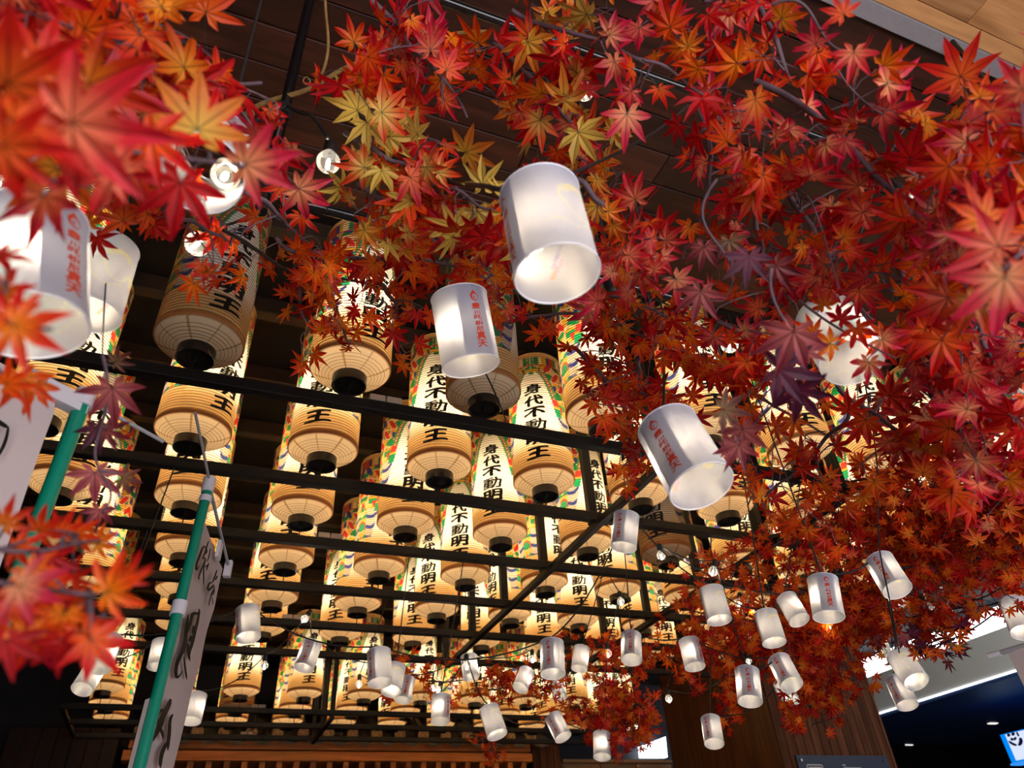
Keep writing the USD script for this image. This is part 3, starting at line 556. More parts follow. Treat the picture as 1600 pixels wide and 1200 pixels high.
def build_cup():
    t = thing('cup_lantern', 'x', 'lantern')
    nz = 60; N = 120
    prof = np.c_[np.full(nz, RC), np.linspace(0, LC, nz)]
    m = lathe(prof, N); v = m.vertices
    obj('frosted_shade', m, frosted, t, color=cup_paint(np.arctan2(v[:, 1], v[:, 0]), v[:, 2]), smooth=True)
    g = np.linspace(-.62, .42, 14); vv = np.array([(r_*math.cos(a), r_*math.sin(a), z) for a in g for r_, z in ((RC-.0012, .001), (RC-.0012, LC-.001))])
    f = []
    for i in range(13): f += [(2*i, 2*i+2, 2*i+3), (2*i, 2*i+3, 2*i+1)]
    obj('overlap_strip', trimesh.Trimesh(vv, f, process=False), frosted, t, color=np.tile([.60, .60, .66], (len(vv), 1)), smooth=True)
    gg = np.linspace(0, 2*np.pi, 41)
    for zz in (0.0, LC):
        obj('rim', tube(np.c_[RC*np.cos(gg), RC*np.sin(gg), np.full(41, zz)], .0011, 5, False), rim_m, t)
    # red seal jewel and characters, top to bottom
    ring = Polygon([(.0088*math.cos(a)*(1+.1*math.sin(a)), .0095*math.sin(a)) for a in np.linspace(0, 6.28, 30)]).difference(Polygon([(.0015+.0062*math.cos(a), .0065*math.sin(a)-.0005) for a in np.linspace(0, 6.28, 24)]))
    tip = Polygon([(-.006, .008), (.004, .0085), (-.0005, .0145)])
    swirl = Polygon([(.0003+.0034*math.cos(a)*(.5+a/8), .0034*math.sin(a)*(.5+a/8)-.0008) for a in np.linspace(.3, 5, 16)]+[(.0003+.0018*math.cos(a)*(.4+a/9), .0018*math.sin(a)*(.4+a/9)-.0008) for a in np.linspace(5, .3, 16)]).buffer(0)
    seal = ring.union(tip).union(swirl)
    ms = []
    for gpoly in getattr(seal, 'geoms', [seal]):
        if gpoly.area < 1e-8: continue
        v2, f2 = trimesh.creation.triangulate_polygon(gpoly, engine='earcut'); ms.append(trimesh.Trimesh(np.c_[v2, np.zeros(len(v2))], f2, process=False))
    obj('seal_mark', wrap(cat_(ms), RC+.0006, LC-.028, 0), red_ink, t)
    zc = LC-.048
    for ch, w_, h_, sp in (('豊', .017, .012, .0145), ('川', .012, .007, .0095), ('吒', .015, .010, .0125), ('枳', .015, .010, .0125), ('尼', .014, .010, .013), ('真', .018, .015, .0165), ('天', .018, .016, 0)):
        obj('red_character', wrap(glyph_mesh(ch, w_*1.12, h_, .006, bold=.022), RC+.0006, zc, 0), red_ink, t); zc -= sp
    br = cat_([tube([(-RC, 0, LC-.004), (RC, 0, LC-.004)], .0012, 5), tube([(0, 0, LC-.004), (0, 0, LC+.03)], .0022, 6)])
    obj('wire_bridge', br, black_rubber, t)
    obj('socket', lathe([(.0005, LC+.004), (.012, LC+.004), (.013, LC-.002), (.013, LC-.048), (.0005, LC-.048)], 20).apply_translation((.014, -.012, 0)), black_rubber, t)
    gl = obj('bulb', trimesh.creation.icosphere(3, .021).apply_translation((.020, -.017, LC-.072)), clear_glass, t)
    obj('filament', trimesh.creation.capsule(.014, .0048, count=[6, 6]).apply_translation((.020, -.017, LC-.080)), cup_lamp, gl)
    return t
rim_m = mat_simple('frosted_rim', (.8, .8, .86), .4)
CUP = build_cup(); cup_used = False
# (bottom x, bottom y, top x, top y, width in photo, spin, label)
CUPS = [
 (871, 429, 843, 306, 134, -1.1, 'large near frosted lantern with yellow crest hanging open-ended at upper centre'),
 (736, 572, 717, 465, 78, .55, 'frosted lantern with red writing at its right edge, in front of unlit tan lantern'),
 (1096, 760, 1043, 668, 102, -.35, 'tilted frosted lantern with red writing in front of the steel frame corner'),
 (45, 510, 52, 352, 195, .75, 'largest frosted lantern with red writing, cut by the left photo edge'),
 (133, 490, 165, 388, 115, -1.6, 'frosted lantern with yellow crest half hidden behind the largest left one'),
 (315, 272, 345, 232, 138, 2.5, 'frosted lantern seen from below with bulb inside, behind red leaves upper left'),
 (1331, 560, 1290, 500, 103, 2.2, 'bright frosted lantern half covered by red leaves at right of centre'),
 (1645, 690, 1630, 600, 112, -1.6, 'frosted lantern with yellow tint cut off by right photo edge, mid height'),
 (974, 855, 979, 806, 33, -.5, 'small frosted lantern beside the diagonal brace of the steel frame'),
 (1124, 969, 1111, 922, 37, -1.3, 'glowing frosted lantern with yellow patch left end of the orange leaf mass'),
 (1295, 964, 1285, 906, 41, .25, 'upright frosted lantern with red writing directly above a bare bulb'),
 (1210, 1004, 1196, 959, 31, -1.4, 'frosted lantern tilted left below the twin bare bulbs'),
 (1249, 969, 1229, 935, 32, 2.0, 'pale frosted lantern partly hidden by orange leaves, left of the upright one'),
 (1086, 1042, 1076, 1002, 29, 1.0, 'small frosted lantern with writing on right side over the leaf mass centre'),
 (987, 1031, 986, 994, 32, -.1, 'frosted lantern showing open oval bottom at left tip of the leaf mass'),
 (864, 1053, 862, 1005, 37, -.3, 'upright frosted lantern in front of lantern rows, above a smaller one'),
 (905, 1045, 909, 1013, 22, 1.9, 'narrow frosted lantern just right of the upright one near the frame end'),
 (1172, 1096, 1167, 1049, 38, .05, 'frosted lantern with red writing centred in front of dark pillar, left'),
 (1237, 1070, 1217, 1032, 37, -.2, 'strongly tilted frosted lantern with red writing in front of boarded pillar'),
 (1238, 1095, 1221, 1070, 31, -1.4, 'yellowish frosted lantern tucked beneath the strongly tilted one'),
 (1116, 1162, 1110, 1124, 30, -.5, 'lone frosted lantern hanging low on the smooth pillar side'),
 (941, 1183, 940, 1147, 23, 1.2, 'lowest frosted lantern, in front of navy recess at bottom centre'),
 (995, 1155, 985, 1132, 23, 2.4, 'frosted lantern under red leaf tip above the white light panel'),
 (1402, 921, 1374, 876, 48, -.15, 'frosted lantern with red writing tilted right at the right leaf mass'),
 (1401, 941, 1388, 915, 38, -1.2, 'frosted lantern peeking out beneath the tilted red-written one at right'),
 (1472, 955, 1458, 922, 38, 2.3, 'bright frosted lantern between orange leaves near the white cove'),
 (1432, 1065, 1404, 1025, 42, -1.7, 'glowing frosted lantern strongly tilted in front of grey bulkhead'),
 (1418, 1102, 1400, 1062, 33, -.6, 'frosted lantern hanging below the tilted one at grey bulkhead'),
 (1381, 1020, 1372, 997, 27, .2, 'half hidden frosted lantern at pillar top next to white cove'),
 (1602, 988, 1584, 942, 44, -1.5, 'frosted lantern with orange tint at the right photo edge below the leaves'),
 (388, 996, 387, 953, 38, -1.0, 'bright frosted lantern in front of the third lantern column, right of banner'),
 (474, 1044, 488, 1006, 29, -.3, 'tilted frosted lantern with red writing in front of fourth lantern column'),
 (594, 1067, 592, 1019, 29, -.8, 'tall frosted lantern, left one of three hanging close together'),
 (611, 1080, 618, 1043, 31, -1.8, 'yellowish frosted lantern, middle one of three hanging close together'),
 (629, 1094, 636, 1061, 23, .1, 'dull frosted lantern with red writing, right one of three close together'),
 (688, 1127, 689, 1089, 24, .9, 'upright frosted lantern above the shrine eaves, right of the trio'),
 (777, 1148, 764, 1108, 27, -1.5, 'glowing yellow-tinted frosted lantern over the right part of the eaves'),
 (880, 1152, 864, 1120, 27, -.4, 'tilted frosted lantern beside the right end of the shrine eaves'),
 (736, 1058, 732, 1026, 24, 2.1, 'frosted lantern behind a bare bulb under the diagonal brace'),
 (813, 1075, 823, 1049, 28, 1.7, 'frosted lantern among orange leaves left of the upright one'),
 (875, 1090, 870, 1061, 21, 2.3, 'small frosted lantern directly below the upright one'),
 (153, 1042, 172, 998, 40, 1.7, 'frosted lantern under the blurred red leaves at lower left, upper of two'),
 (128, 1077, 150, 1042, 36, 2.0, 'frosted lantern at lower left, lower of two overlapping ones'),
 (246, 1042, 254, 1003, 26, 1.3, 'frosted lantern half hidden behind the green banner pole'),
 (298, 1127, 308, 1087, 22, 2.0, 'frosted lantern peeking out at right side of the banner cloth'),
]
CUP_TOPS = []; DEBUG = False
for (bx, by, tx, ty, w, spin, lab) in CUPS:
    vb, vt = unit(ray(bx, by)), unit(ray(tx, ty))
    n2 = np.array([by-ty, tx-bx]); n2 = n2/np.linalg.norm(n2)*w/2; mx_, my_ = (bx+tx)/2, (by+ty)/2
    aw = math.acos(unit(ray(mx_+n2[0], my_+n2[1]))@unit(ray(mx_-n2[0], my_-n2[1]))); al = math.acos(vb@vt)
    if w < 60: aw = min(aw, max(al/1.10, aw*.86))
    aw = max(aw, al*1.10*2*RC/LC)
    B = CAM+vb*(RC*2/aw)*.97
    if DEBUG: print('CUP', bx, by, round(RC*2/aw, 2))
    vt = unit(ray(tx, ty)); # point on top ray at distance LC from B, farther solution
    oc = CAM-B; bq = oc@vt; cq = oc@oc-LC*LC; disc = bq*bq-cq
    s_far = -bq+math.sqrt(disc) if disc > 0 else -bq
    T = CAM+vt*s_far
    zax = unit(T-B); tc = unit((CAM-B)-zax*((CAM-B)@zax))
    yax = np.cross(zax, tc)
    xa = tc*math.cos(spin)+yax*math.sin(spin); ya = np.cross(zax, xa)
    M = mat(xa.tolist(), ya.tolist(), zax.tolist(), B.tolist())
    CUP_TOPS.append(B+zax*(LC+.03))
    if not cup_used:
        cup_used = True; CUP.GetAttribute('xformOp:transform').Set(M); tag(CUP, lab, 'lantern', 'small frosted cup lanterns')
    else: copy_of(CUP, 'cup_lantern', lab, 'lantern', M, 'small frosted cup lanterns')

# ---------------------------------------------------------------- bare bulbs on black cable
RB = .025
def build_bulb():
    t = thing('light_bulb', 'x', 'light bulb')
    gl = obj('glass_globe', lathe([(.0004, -RB)]+[(RB*math.sin(a), -RB*math.cos(a)) for a in np.linspace(.12, 2.6, 18)]+[(.0125, .026)], 28), clear_glass, t, smooth=True)
    obj('filament', cat_([trimesh.creation.capsule(.020, .0042, count=[6, 6]).apply_translation((0, 0, -.010))]), filament_m, gl)
    obj('stem', trimesh.creation.cylinder(.003, .018, sections=8).apply_translation((0, 0, .018)), lamp_off, gl)
    obj('socket', lathe([(.0004, .026), (.0135, .026), (.0145, .03), (.0145, .062), (.010, .068), (.0004, .068)], 20), black_rubber, t)
    return t
BULB = build_bulb(); bulb_used = False
BULBS = [(513, 253, 37, (.02, -1), 'clear bulb hanging below red leaves against plank ceiling, upper left'), (309, 381, 39, (.75, -.55), 'clear bulb lying sideways above the unlit tan lantern'),
 (913, 143, 30, (.1, -1), 'clear bulb shining through yellow leaves at top centre'), (1415, 312, 26, (0, -1), 'clear bulb glowing behind red leaves at upper right branch'),
 (1509, 484, 24, (.2, -1), 'clear bulb among red leaves near the right photo edge'), (1140, 538, 28, (.3, -1), 'clear bulb under dark leaves above front lantern row'),
 (0, 287, 25, (0, -1), 'clear bulb cut off by the left photo edge above largest cup'), (1033, 868, 14, (-.1, -1), 'small bulb in front of unlit lantern right of the brace'),
 (1114, 893, 15, (.4, -1), 'small bulb at the end of the black rail by orange leaves'), (970, 940, 12, (0, -1), 'small bulb overlapping a lantern base on fourth rail'),
 (1155, 942, 12, (.3, -1), 'left one of the twin bare bulbs in orange leaves'), (1176, 951, 12, (-.2, -1), 'right one of the twin bare bulbs in orange leaves'),
 (1295, 976, 14, (-.1, -1), 'bare bulb right under the upright red-written cup'), (1347, 783, 13, (0, -1), 'bare bulb on thin cable above the right leaf mass'),
 (1357, 908, 10, (.2, -1), 'tiny bulb left of tilted cup in right leaf mass'), (476, 967, 12, (.6, -.9), 'small bulb on slanting socket above a lantern top'),
 (413, 1040, 12, (-.2, -1), 'small bulb right of the third column far lantern'), (561, 1069, 11, (0, -1), 'small bulb in front of fifth column far lantern'),
 (729, 1040, 13, (0, -1), 'small bulb hanging in front of a cup under the brace'), (677, 1075, 10, (-.2, -1), 'left one of two tiny bulbs over far lantern rows'),
 (685, 1078, 10, (.3, -1), 'right one of two tiny bulbs over far lantern rows'), (832, 1030, 11, (.1, -1), 'tiny bulb left of the upright cup near rail end'),
 (950, 1021, 12, (0, -1), 'small bulb left of the open-bottomed cup'), (1045, 1092, 11, (-.1, -1), 'small bulb below leaf mass left of pillar'),
 (1138, 1066, 10, (.1, -1), 'tiny bulb left of red-written cup on the pillar'), (1220, 988, 9, (.2, -1), 'tiny bulb beside tilted cup below twin bulbs'),
 (1238, 1026, 11, (.4, -1), 'small bulb behind the strongly tilted cup'), (1254, 1063, 8, (.2, -1), 'tiny bulb at right lower rim of strongly tilted cup'),
 (855, 1080, 8, (0, -1), 'tiny bulb left of small cup under the upright one'), (1170, 1033, 9, (0, -1), 'tiny bulb over red-written pillar cup')]
BULB_TOPS = []
for (bx, by, w, dn, lab) in BULBS:
    v_ = unit(ray(bx, by)); d = F*2*RB/w/(v_@FW); c = CAM+v_*d
    zax = unit(-(dn[0]*RT*-1+dn[1]*UP) if False else RT*dn[0]*1.0+np.array([0, 0, 1.0]))
    if abs(dn[0]) < .3: zax = unit(np.array([0, 0, 1.0])+.25*dn[0]*RT)
    BULB_TOPS.append(c+zax*.066)
    xa = unit(np.cross([0, 1.0, .1], zax)); ya = np.cross(zax, xa)
    M = mat(xa.tolist(), ya.tolist(), zax.tolist(), c.tolist())
    if not bulb_used: bulb_used = True; BULB.GetAttribute('xformOp:transform').Set(M); tag(BULB, lab, 'light bulb', 'bare clear bulbs on black cable')
    else: copy_of(BULB, 'light_bulb', lab, 'light bulb', M, 'bare clear bulbs on black cable')
def cable(pts, r, label, group='black light cables'):
    Q = bez([P(*p) for p in pts], 40)
    tag(obj('light_cable', tube(Q, r, 6), black_rubber, smooth=True), label, 'cable', group)
def hang(pts, r, label, group='black light cables'):
    tag(obj('light_cable', tube(np.asarray(pts), r, 6), black_rubber, smooth=True), label, 'cable', group)
def sag(a, b, k=.10, n=14):
    t = np.linspace(0, 1, n)[:, None]; L = np.linalg.norm(b-a); q = a+(b-a)*t; q[:, 2] -= (4*k*L*t*(1-t))[:, 0]; return q
# the strings: each runs through the tops of a few cups and bulbs and ends on a rail of the frame above
far_tops = [q for q in CUP_TOPS+BULB_TOPS if np.linalg.norm(q-CAM) > 2.2]
left = list(range(len(far_tops))); names = ['first', 'second', 'third', 'fourth', 'fifth', 'sixth', 'seventh', 'eighth', 'ninth', 'tenth', 'eleventh', 'twelfth', 'thirteenth', 'fourteenth', 'fifteenth', 'sixteenth', 'seventeenth', 'eighteenth', 'nineteenth', 'twentieth']
chains = []
while left:
    left.sort(key=lambda i: far_tops[i][0]); ch = [left.pop(0)]
    while left and len(ch) < 7:
        j = min(left, key=lambda i: np.linalg.norm(far_tops[i]-far_tops[ch[-1]]))
        if np.linalg.norm(far_tops[j]-far_tops[ch[-1]]) > .95: break
        left.remove(j); ch.append(j)
    chains.append(ch)
for k, ch in enumerate(chains):
    P0, P1 = far_tops[ch[0]], far_tops[ch[-1]]
    def anchor(p):
        if p[0] < 5.3 and p[1] > 2.3: return np.array([p[0]+.1, min((ly(q) for q in range(1, 10)), key=lambda y_: abs(y_-p[1])), ZR-.12])
        return np.array([p[0]+.05, p[1]+.1, 3.9])
    pts = [sag(anchor(P0), P0, .02)]+[sag(far_tops[a], far_tops[b]) for a, b in zip(ch[:-1], ch[1:])]
    if len(ch) > 2: pts.append(sag(P1, anchor(P1), .02))
    hang(np.vstack([q[:-1] for q in pts]+[pts[-1][-1:]]), .0035, 'thin black light string among far cups, %s string counted from the left' % names[min(k, 19)])
for k, (i, top, lb) in enumerate(((0, (1.02, .84, 3.36), 'black cord from pipe down to the large near cup'), (1, (.62, 1.6, 3.35), 'black cord from pipe down to the cup before the unlit lantern'), (2, (1.35, 1.6, 3.36), 'black cord from pipe down to the tilted cup near frame corner'),
        (3, (-.9, .84, 3.36), 'black cord from pipe down to the largest left cup'), (4, (-.45, 1.6, 3.36), 'black cord from pipe down to the cup half hidden at left'), (5, (-.15, .84, 3.36), 'black cord from pipe down to the cup seen from below'),
        (6, (1.7, .84, 3.36), 'black cord from pipe down to the half-covered bright cup'), (7, (2.4, .84, 3.36), 'black cord from pipe down to the cup at right photo edge'))):
    hang(sag(CUP_TOPS[i]-[0, 0, .01], np.array(top), .03), .003, lb)
near_b = [(i, q) for i, q in enumerate(BULB_TOPS) if np.linalg.norm(q-CAM) <= 2.2]
for k, (i, q) in enumerate(near_b):
    hang(sag(q, np.array([q[0]+.05, 1.6 if i in (0, 1, 5) else .84, 3.36]), .03), .003, 'black cord from overhead pipe to near bare bulb, %s such bulb from the left' % names[sorted(range(len(near_b)), key=lambda z: near_b[z][1][0]).index(k)])
cable([(449, 165, 2.45), (420, 178, 2.4), (395, 192, 2.35), (365, 215, 2.3)], .006, 'black cable drooping left from the clamp on upright pipe')
cable([(449, 165, 2.45), (475, 178, 2.2), (500, 197, 1.7), (512, 215, 1.62)], .005, 'black cable drooping right from upright pipe to a bare bulb')
cable([(556, 210, 1.6), (600, 240, 1.5), (660, 268, 1.45), (720, 288, 1.3), (800, 302, 1.05)], .0045, 'black cable sagging through leaves to the large near cup')
cable([(350, 360, 1.45), (400, 390, 1.6), (470, 430, 1.9), (560, 440, 2.2), (640, 470, 2.4), (745, 560, 2.9), (790, 655, 3.3)], .004, 'black cable from sideways bulb into the red leaves')
cable([(-20, 255, 1.5), (80, 268, 1.4), (200, 285, 1.35), (330, 240, 1.35)], .004, 'black cable behind pink leaves at upper left')
cable([(1345, 560, 2.6), (1365, 680, 2.8), (1372, 770, 3.0), (1372, 830, 2.9), (1378, 880, 2.75), (1400, 990, 3.1), (1405, 1020, 3.1)], .0026, 'black cable hanging straight past the right cups')

# ---------------------------------------------------------------- pipes over the maples, dry vine
gp = thing('garland_frame', 'glossy black pipe frame hung from the plank ceiling above the maples', 'frame')
for (a, b, rr) in (((-2.0, .84, 3.37), (4.0, .84, 3.37), .0125), ((-1.2, 1.6, 3.37), (1.5, 1.6, 3.365), .019), ((-.095, 1.57, 3.25), (-.095, 1.57, ZC), .019), ((1.14, 1.6, 3.36), (1.14, 1.6, ZC), .019), ((2.9, .84, 3.37), (2.9, .84, ZC), .0125)):
    obj('pipe', tube(bez([a, b], 4), rr, 16), black_pipe, gp, smooth=40)
for c in ((-.095, 1.575, 3.40), (1.14, 1.6, 3.37)):
    j = trimesh.creation.capsule(.05, .032, count=[10, 12]); j.apply_translation(np.array(c)-[0, 0, .025]); obj('joint', j, black_rubber, gp)
obj('clamp', trimesh.creation.cylinder(.026, .05, sections=16).apply_translation((-.095, 1.57, 3.78)), black_rubber, gp)
vn = thing('dry_vine', 'pale tan dry vine with curled tendrils across the plank ceiling', 'vine')
obj('vine_stem', tube(bez([P(385, 178, 2.9), P(430, 155, 2.85), P(480, 140, 2.8), P(540, 106, 2.75), P(600, 85, 2.7), P(680, 60, 2.6), P(760, 50, 2.5)], 40), np.linspace(.010, .007, 40), 8), vine_m, vn, smooth=True)
obj('tendril', tube(bez([P(492, 133, 2.8), P(505, 110, 2.85), P(512, 80, 2.9), P(510, 30, 3.0), P(508, -10, 3.05)], 30), .006, 6), vine_m, vn, smooth=True)
cc = P(478, 125, 2.78)
obj('tendril', tube([cc+.011*(math.cos(a)*RT+math.sin(a)*UP)+FW*.002*a for a in np.linspace(0, 8, 24)], .003, 5), vine_m, vn, smooth=True)
cc = P(391, 176, 2.8)
obj('tendril', tube([cc+.009*(math.cos(a)*RT+math.sin(a)*UP)+FW*.002*a for a in np.linspace(0, 8, 24)], .003, 5), vine_m, vn, smooth=True)

# ---------------------------------------------------------------- banners
ZT = 2.58
PA = on_z(319.5, 787, ZT); QA = on_z(357, 885, ZT); dA = unit((QA-PA)*[1, 1, 0]); nA = np.array([dA[1], -dA[0], 0])
if nA@(CAM-PA) < 0: nA = -nA
def plane_hit(px, py, p0, n, lift=0.0):
    v = ray(px, py); return CAM+v*(((p0+n*lift-CAM)@n)/(v@n))
PB0 = plane_hit(218, 1200, PA, nA); slope = (PB0-PA)/(PA[2]-PB0[2])      # run of the leaning pole per metre down
def pole_at(z): return PA+slope*(PA[2]-z)
bn = thing('banner', 'white cloth banner with black brush characters on green pole', 'banner')
pole_top = PA+np.array([0, 0, .04])
pole_ = obj('pole', tube([pole_at(.02), pole_top], .0155, 14), green_pole, bn, smooth=40)
obj('finial', cat_([tube([pole_top, pole_top+[0, 0, .05]], .019, 14), tube([pole_top+[0, 0, -.035], pole_top+[0, 0, -.015]], .019, 14)]), white_plastic, pole_)
tip2 = plane_hit(305, 645, PA, nA)
obj('arm_rod', cat_([tube([pole_top+[0, 0, .04], tip2], .0045, 8), tube([pole_top+[0, 0, .03], QA+dA*.01], .0055, 8)]), grey_rod, bn)
obj('arm_clip', cat_([obox(QA+[0, 0, -.01], dA*.012, nA*.012, np.array([0, 0, .03])), obox(PA+(QA-PA)*.62+[0, 0, -.02], dA*.02, nA*.006, np.array([0, 0, .03]))]), white_plastic, bn)
right_edge = [(357, 882), (346, 950), (335, 985), (323, 1036), (307, 1080), (290, 1140), (273, 1200), (255, 1270), (240, 1340)]
ew = []
for (a, b) in right_edge:
    h = plane_hit(a, b, PA, nA); ew.append((h[2], (h-pole_at(h[2]))@dA))
ew = np.array(ew)[::-1]
NZ, NU = 70, 14; zs = np.linspace(1.45, ZT-.01, NZ); V = []
for z in zs:
    wz = np.interp(z, ew[:, 0], ew[:, 1]); wave = .008*math.sin(z*9)
    for u in np.linspace(-.045/wz if z < 2.0 else .0, 1, NU):
        V.append(pole_at(z)+dA*(u*wz)+nA*(-.014+.010*math.sin(u*3+z*6)*max(u, 0)))
i, j = np.meshgrid(np.arange(NZ-1), np.arange(NU-1), indexing='ij'); a_ = (i*NU+j).ravel()
obj('cloth', trimesh.Trimesh(V, np.vstack([np.c_[a_, a_+1, a_+NU+1], np.c_[a_, a_+NU+1, a_+NU]]), process=False), cloth, bn, smooth=True)
for z in (2.24, 1.75):
    obj('loop', tube([pole_at(z-.02), pole_at(z+.02)], .021, 14), white_plastic, pole_, smooth=40)
def c1(L): return [(230+a/8.571, 790+b/8.571) for a, b in L]
def c2(L): return [(200+a/7.5, 920+b/7.5) for a, b in L]
def c3(L): return [(190+a/8.571, 1060+b/8.571) for a, b in L]
groups = [
 [(c1([(825, 470), (795, 560), (770, 640), (735, 720)]), 2), (c1([(760, 540), (720, 620), (690, 700), (660, 790), (655, 850), (700, 800)]), 3), (c1([(760, 540), (795, 610), (780, 650)]), 2.2), (c1([(735, 720), (770, 700), (750, 800), (710, 975)]), 2),
  (c1([(845, 570), (820, 700), (800, 760)]), 1.5), (c1([(790, 720), (765, 790), (755, 900), (750, 1070)]), 1.8), (c1([(770, 830), (800, 800), (790, 880)]), 1.6), (c1([(800, 840), (815, 800), (825, 760)]), 1.4)],
 [(c1([(935, 860), (905, 950), (870, 1040)]), 2), (c1([(940, 940), (925, 970), (910, 1000)]), 2), (c1([(870, 1040), (815, 1090), (820, 1130), (860, 1100), (900, 1060)]), 2.6), (c1([(900, 1080), (880, 1150), (850, 1195)]), 2), (c2([(985, 30), (960, 130), (945, 205)]), 1.5), (c2([(1010, 0), (1000, 60), (970, 80)]), 1.5), (c2([(985, 90), (992, 140), (998, 190)]), 1.2)],
 [(c2([(830, 235), (815, 290), (770, 290), (735, 380), (700, 480), (680, 560)]), 4), (c2([(705, 305), (690, 420), (675, 560), (660, 660), (610, 790), (565, 920), (570, 1030), (640, 960)]), 5), (c2([(835, 250), (820, 350), (780, 520), (745, 660), (718, 750), (730, 850)]), 4.2), (c2([(715, 620), (745, 560), (735, 630)]), 3), (c2([(770, 430), (765, 480), (760, 530)]), 3), (c2([(700, 640), (705, 720), (725, 840)]), 3.5), (c2([(655, 790), (670, 930), (690, 1065)]), 2.6)],
 [(c3([(655, 275), (620, 380), (550, 520), (510, 640), (440, 760), (385, 890)]), 7), (c3([(580, 420), (490, 470), (480, 590), (520, 680), (550, 820)]), 4.5), (c3([(690, 480), (655, 540), (640, 700), (625, 850), (620, 970)]), 4.6), (c3([(620, 850), (570, 930), (530, 1050), (520, 1200)]), 5)]]
for g in groups:
    obj('brush_character', cat_([stroke_mesh(s_, w_, lambda a, b: plane_hit(a, b, PA, nA, .004)) for s_, w_ in g]), ink, bn)
# left banner
b2 = thing('banner', 'pale cloth banner with green pole at the left photo edge', 'banner')
PB = on_z(130, 627, 2.3); QB = on_z(255, 690, 2.3); dB = unit((QB-PB)*[1, 1, 0]); nB = np.array([dB[1], -dB[0], 0])
if nB@(CAM-PB) < 0: nB = -nB
obj('pole', tube([PB*[1, 1, 0]+[0, 0, .02], PB], .0135, 14), green_pole, b2, smooth=40)
obj('finial', tube([PB-[0, 0, .012], PB+[0, 0, .022]], .017, 14), white_plastic, b2, smooth=40)
obj('arm_rod', tube([plane_hit(40, 572, PB, nB), QB], .0038, 8), grey_rod, b2)
cl = plane_hit(100, 622, PB, nB)
obj('arm_clip', obox(cl, dB*.04, nB*.012, np.array([0, 0, .016])), white_plastic, b2)
edge = [(90, 606), (85, 645), (66, 690), (45, 745), (18, 820), (-10, 900), (-45, 1000)]
el = np.array([(lambda h: (h[2], (h-PB)@dB))(plane_hit(a, b, PB, nB)) for a, b in edge])[::-1]
zs = np.linspace(el[0, 0], el[-1, 0], 30); V = []
for z in zs:
    w1 = np.interp(z, el[:, 0], el[:, 1])
    for u in np.linspace(0, 1, 12): V.append(PB*[1, 1, 0]+[0, 0, z]+dB*(w1-.34*u)+nB*(.01*math.sin(u*5+z*7)))
i, j = np.meshgrid(np.arange(29), np.arange(11), indexing='ij'); a_ = (i*12+j).ravel()
obj('cloth', trimesh.Trimesh(V, np.vstack([np.c_[a_, a_+1, a_+13], np.c_[a_, a_+13, a_+12]]), process=False), cloth, b2, smooth=True)
obj('brush_character', cat_([stroke_mesh(s_, w_, lambda a, b: plane_hit(a, b, PB, nB, .016)) for s_, w_ in (([(-14, 650), (4, 663), (13, 668)], 6), ([(13, 666), (8, 690), (-6, 716)], 4.5))]), ink, b2)
# right banner
b3 = thing('banner', 'pale lavender cloth banner on grey rod at the right photo edge', 'banner')
PR = P(1557, 1022, 2.6); QR = P(1640, 993, 2.55)
dR = unit((QR-PR)*[1, 1, 0]); nR = np.array([dR[1], -dR[0], 0])
obj('arm_rod', tube([PR-dR*.02, QR+dR*.3], .007, 10), grey_rod, b3)
obj('rod_cap', tube([PR-dR*.022, PR+dR*.012], .0085, 12), white_plastic, b3)
V = []
for z in np.linspace(0, -1.0, 24):
    for u in np.linspace(0, .45, 10): V.append(PR+dR*(.03+u)+[0, 0, z-.004]+nR*.012*math.sin(u*14+z*5))
i, j = np.meshgrid(np.arange(23), np.arange(9), indexing='ij'); a_ = (i*10+j).ravel()
obj('cloth', trimesh.Trimesh(V, np.vstack([np.c_[a_, a_+1, a_+11], np.c_[a_, a_+11, a_+10]]), process=False), cloth, b3, smooth=True)
obj('pole', tube([(PR+dR*.5)*[1, 1, 0], PR+dR*.5+[0, 0, .05]], .0135, 12), green_pole, b3)

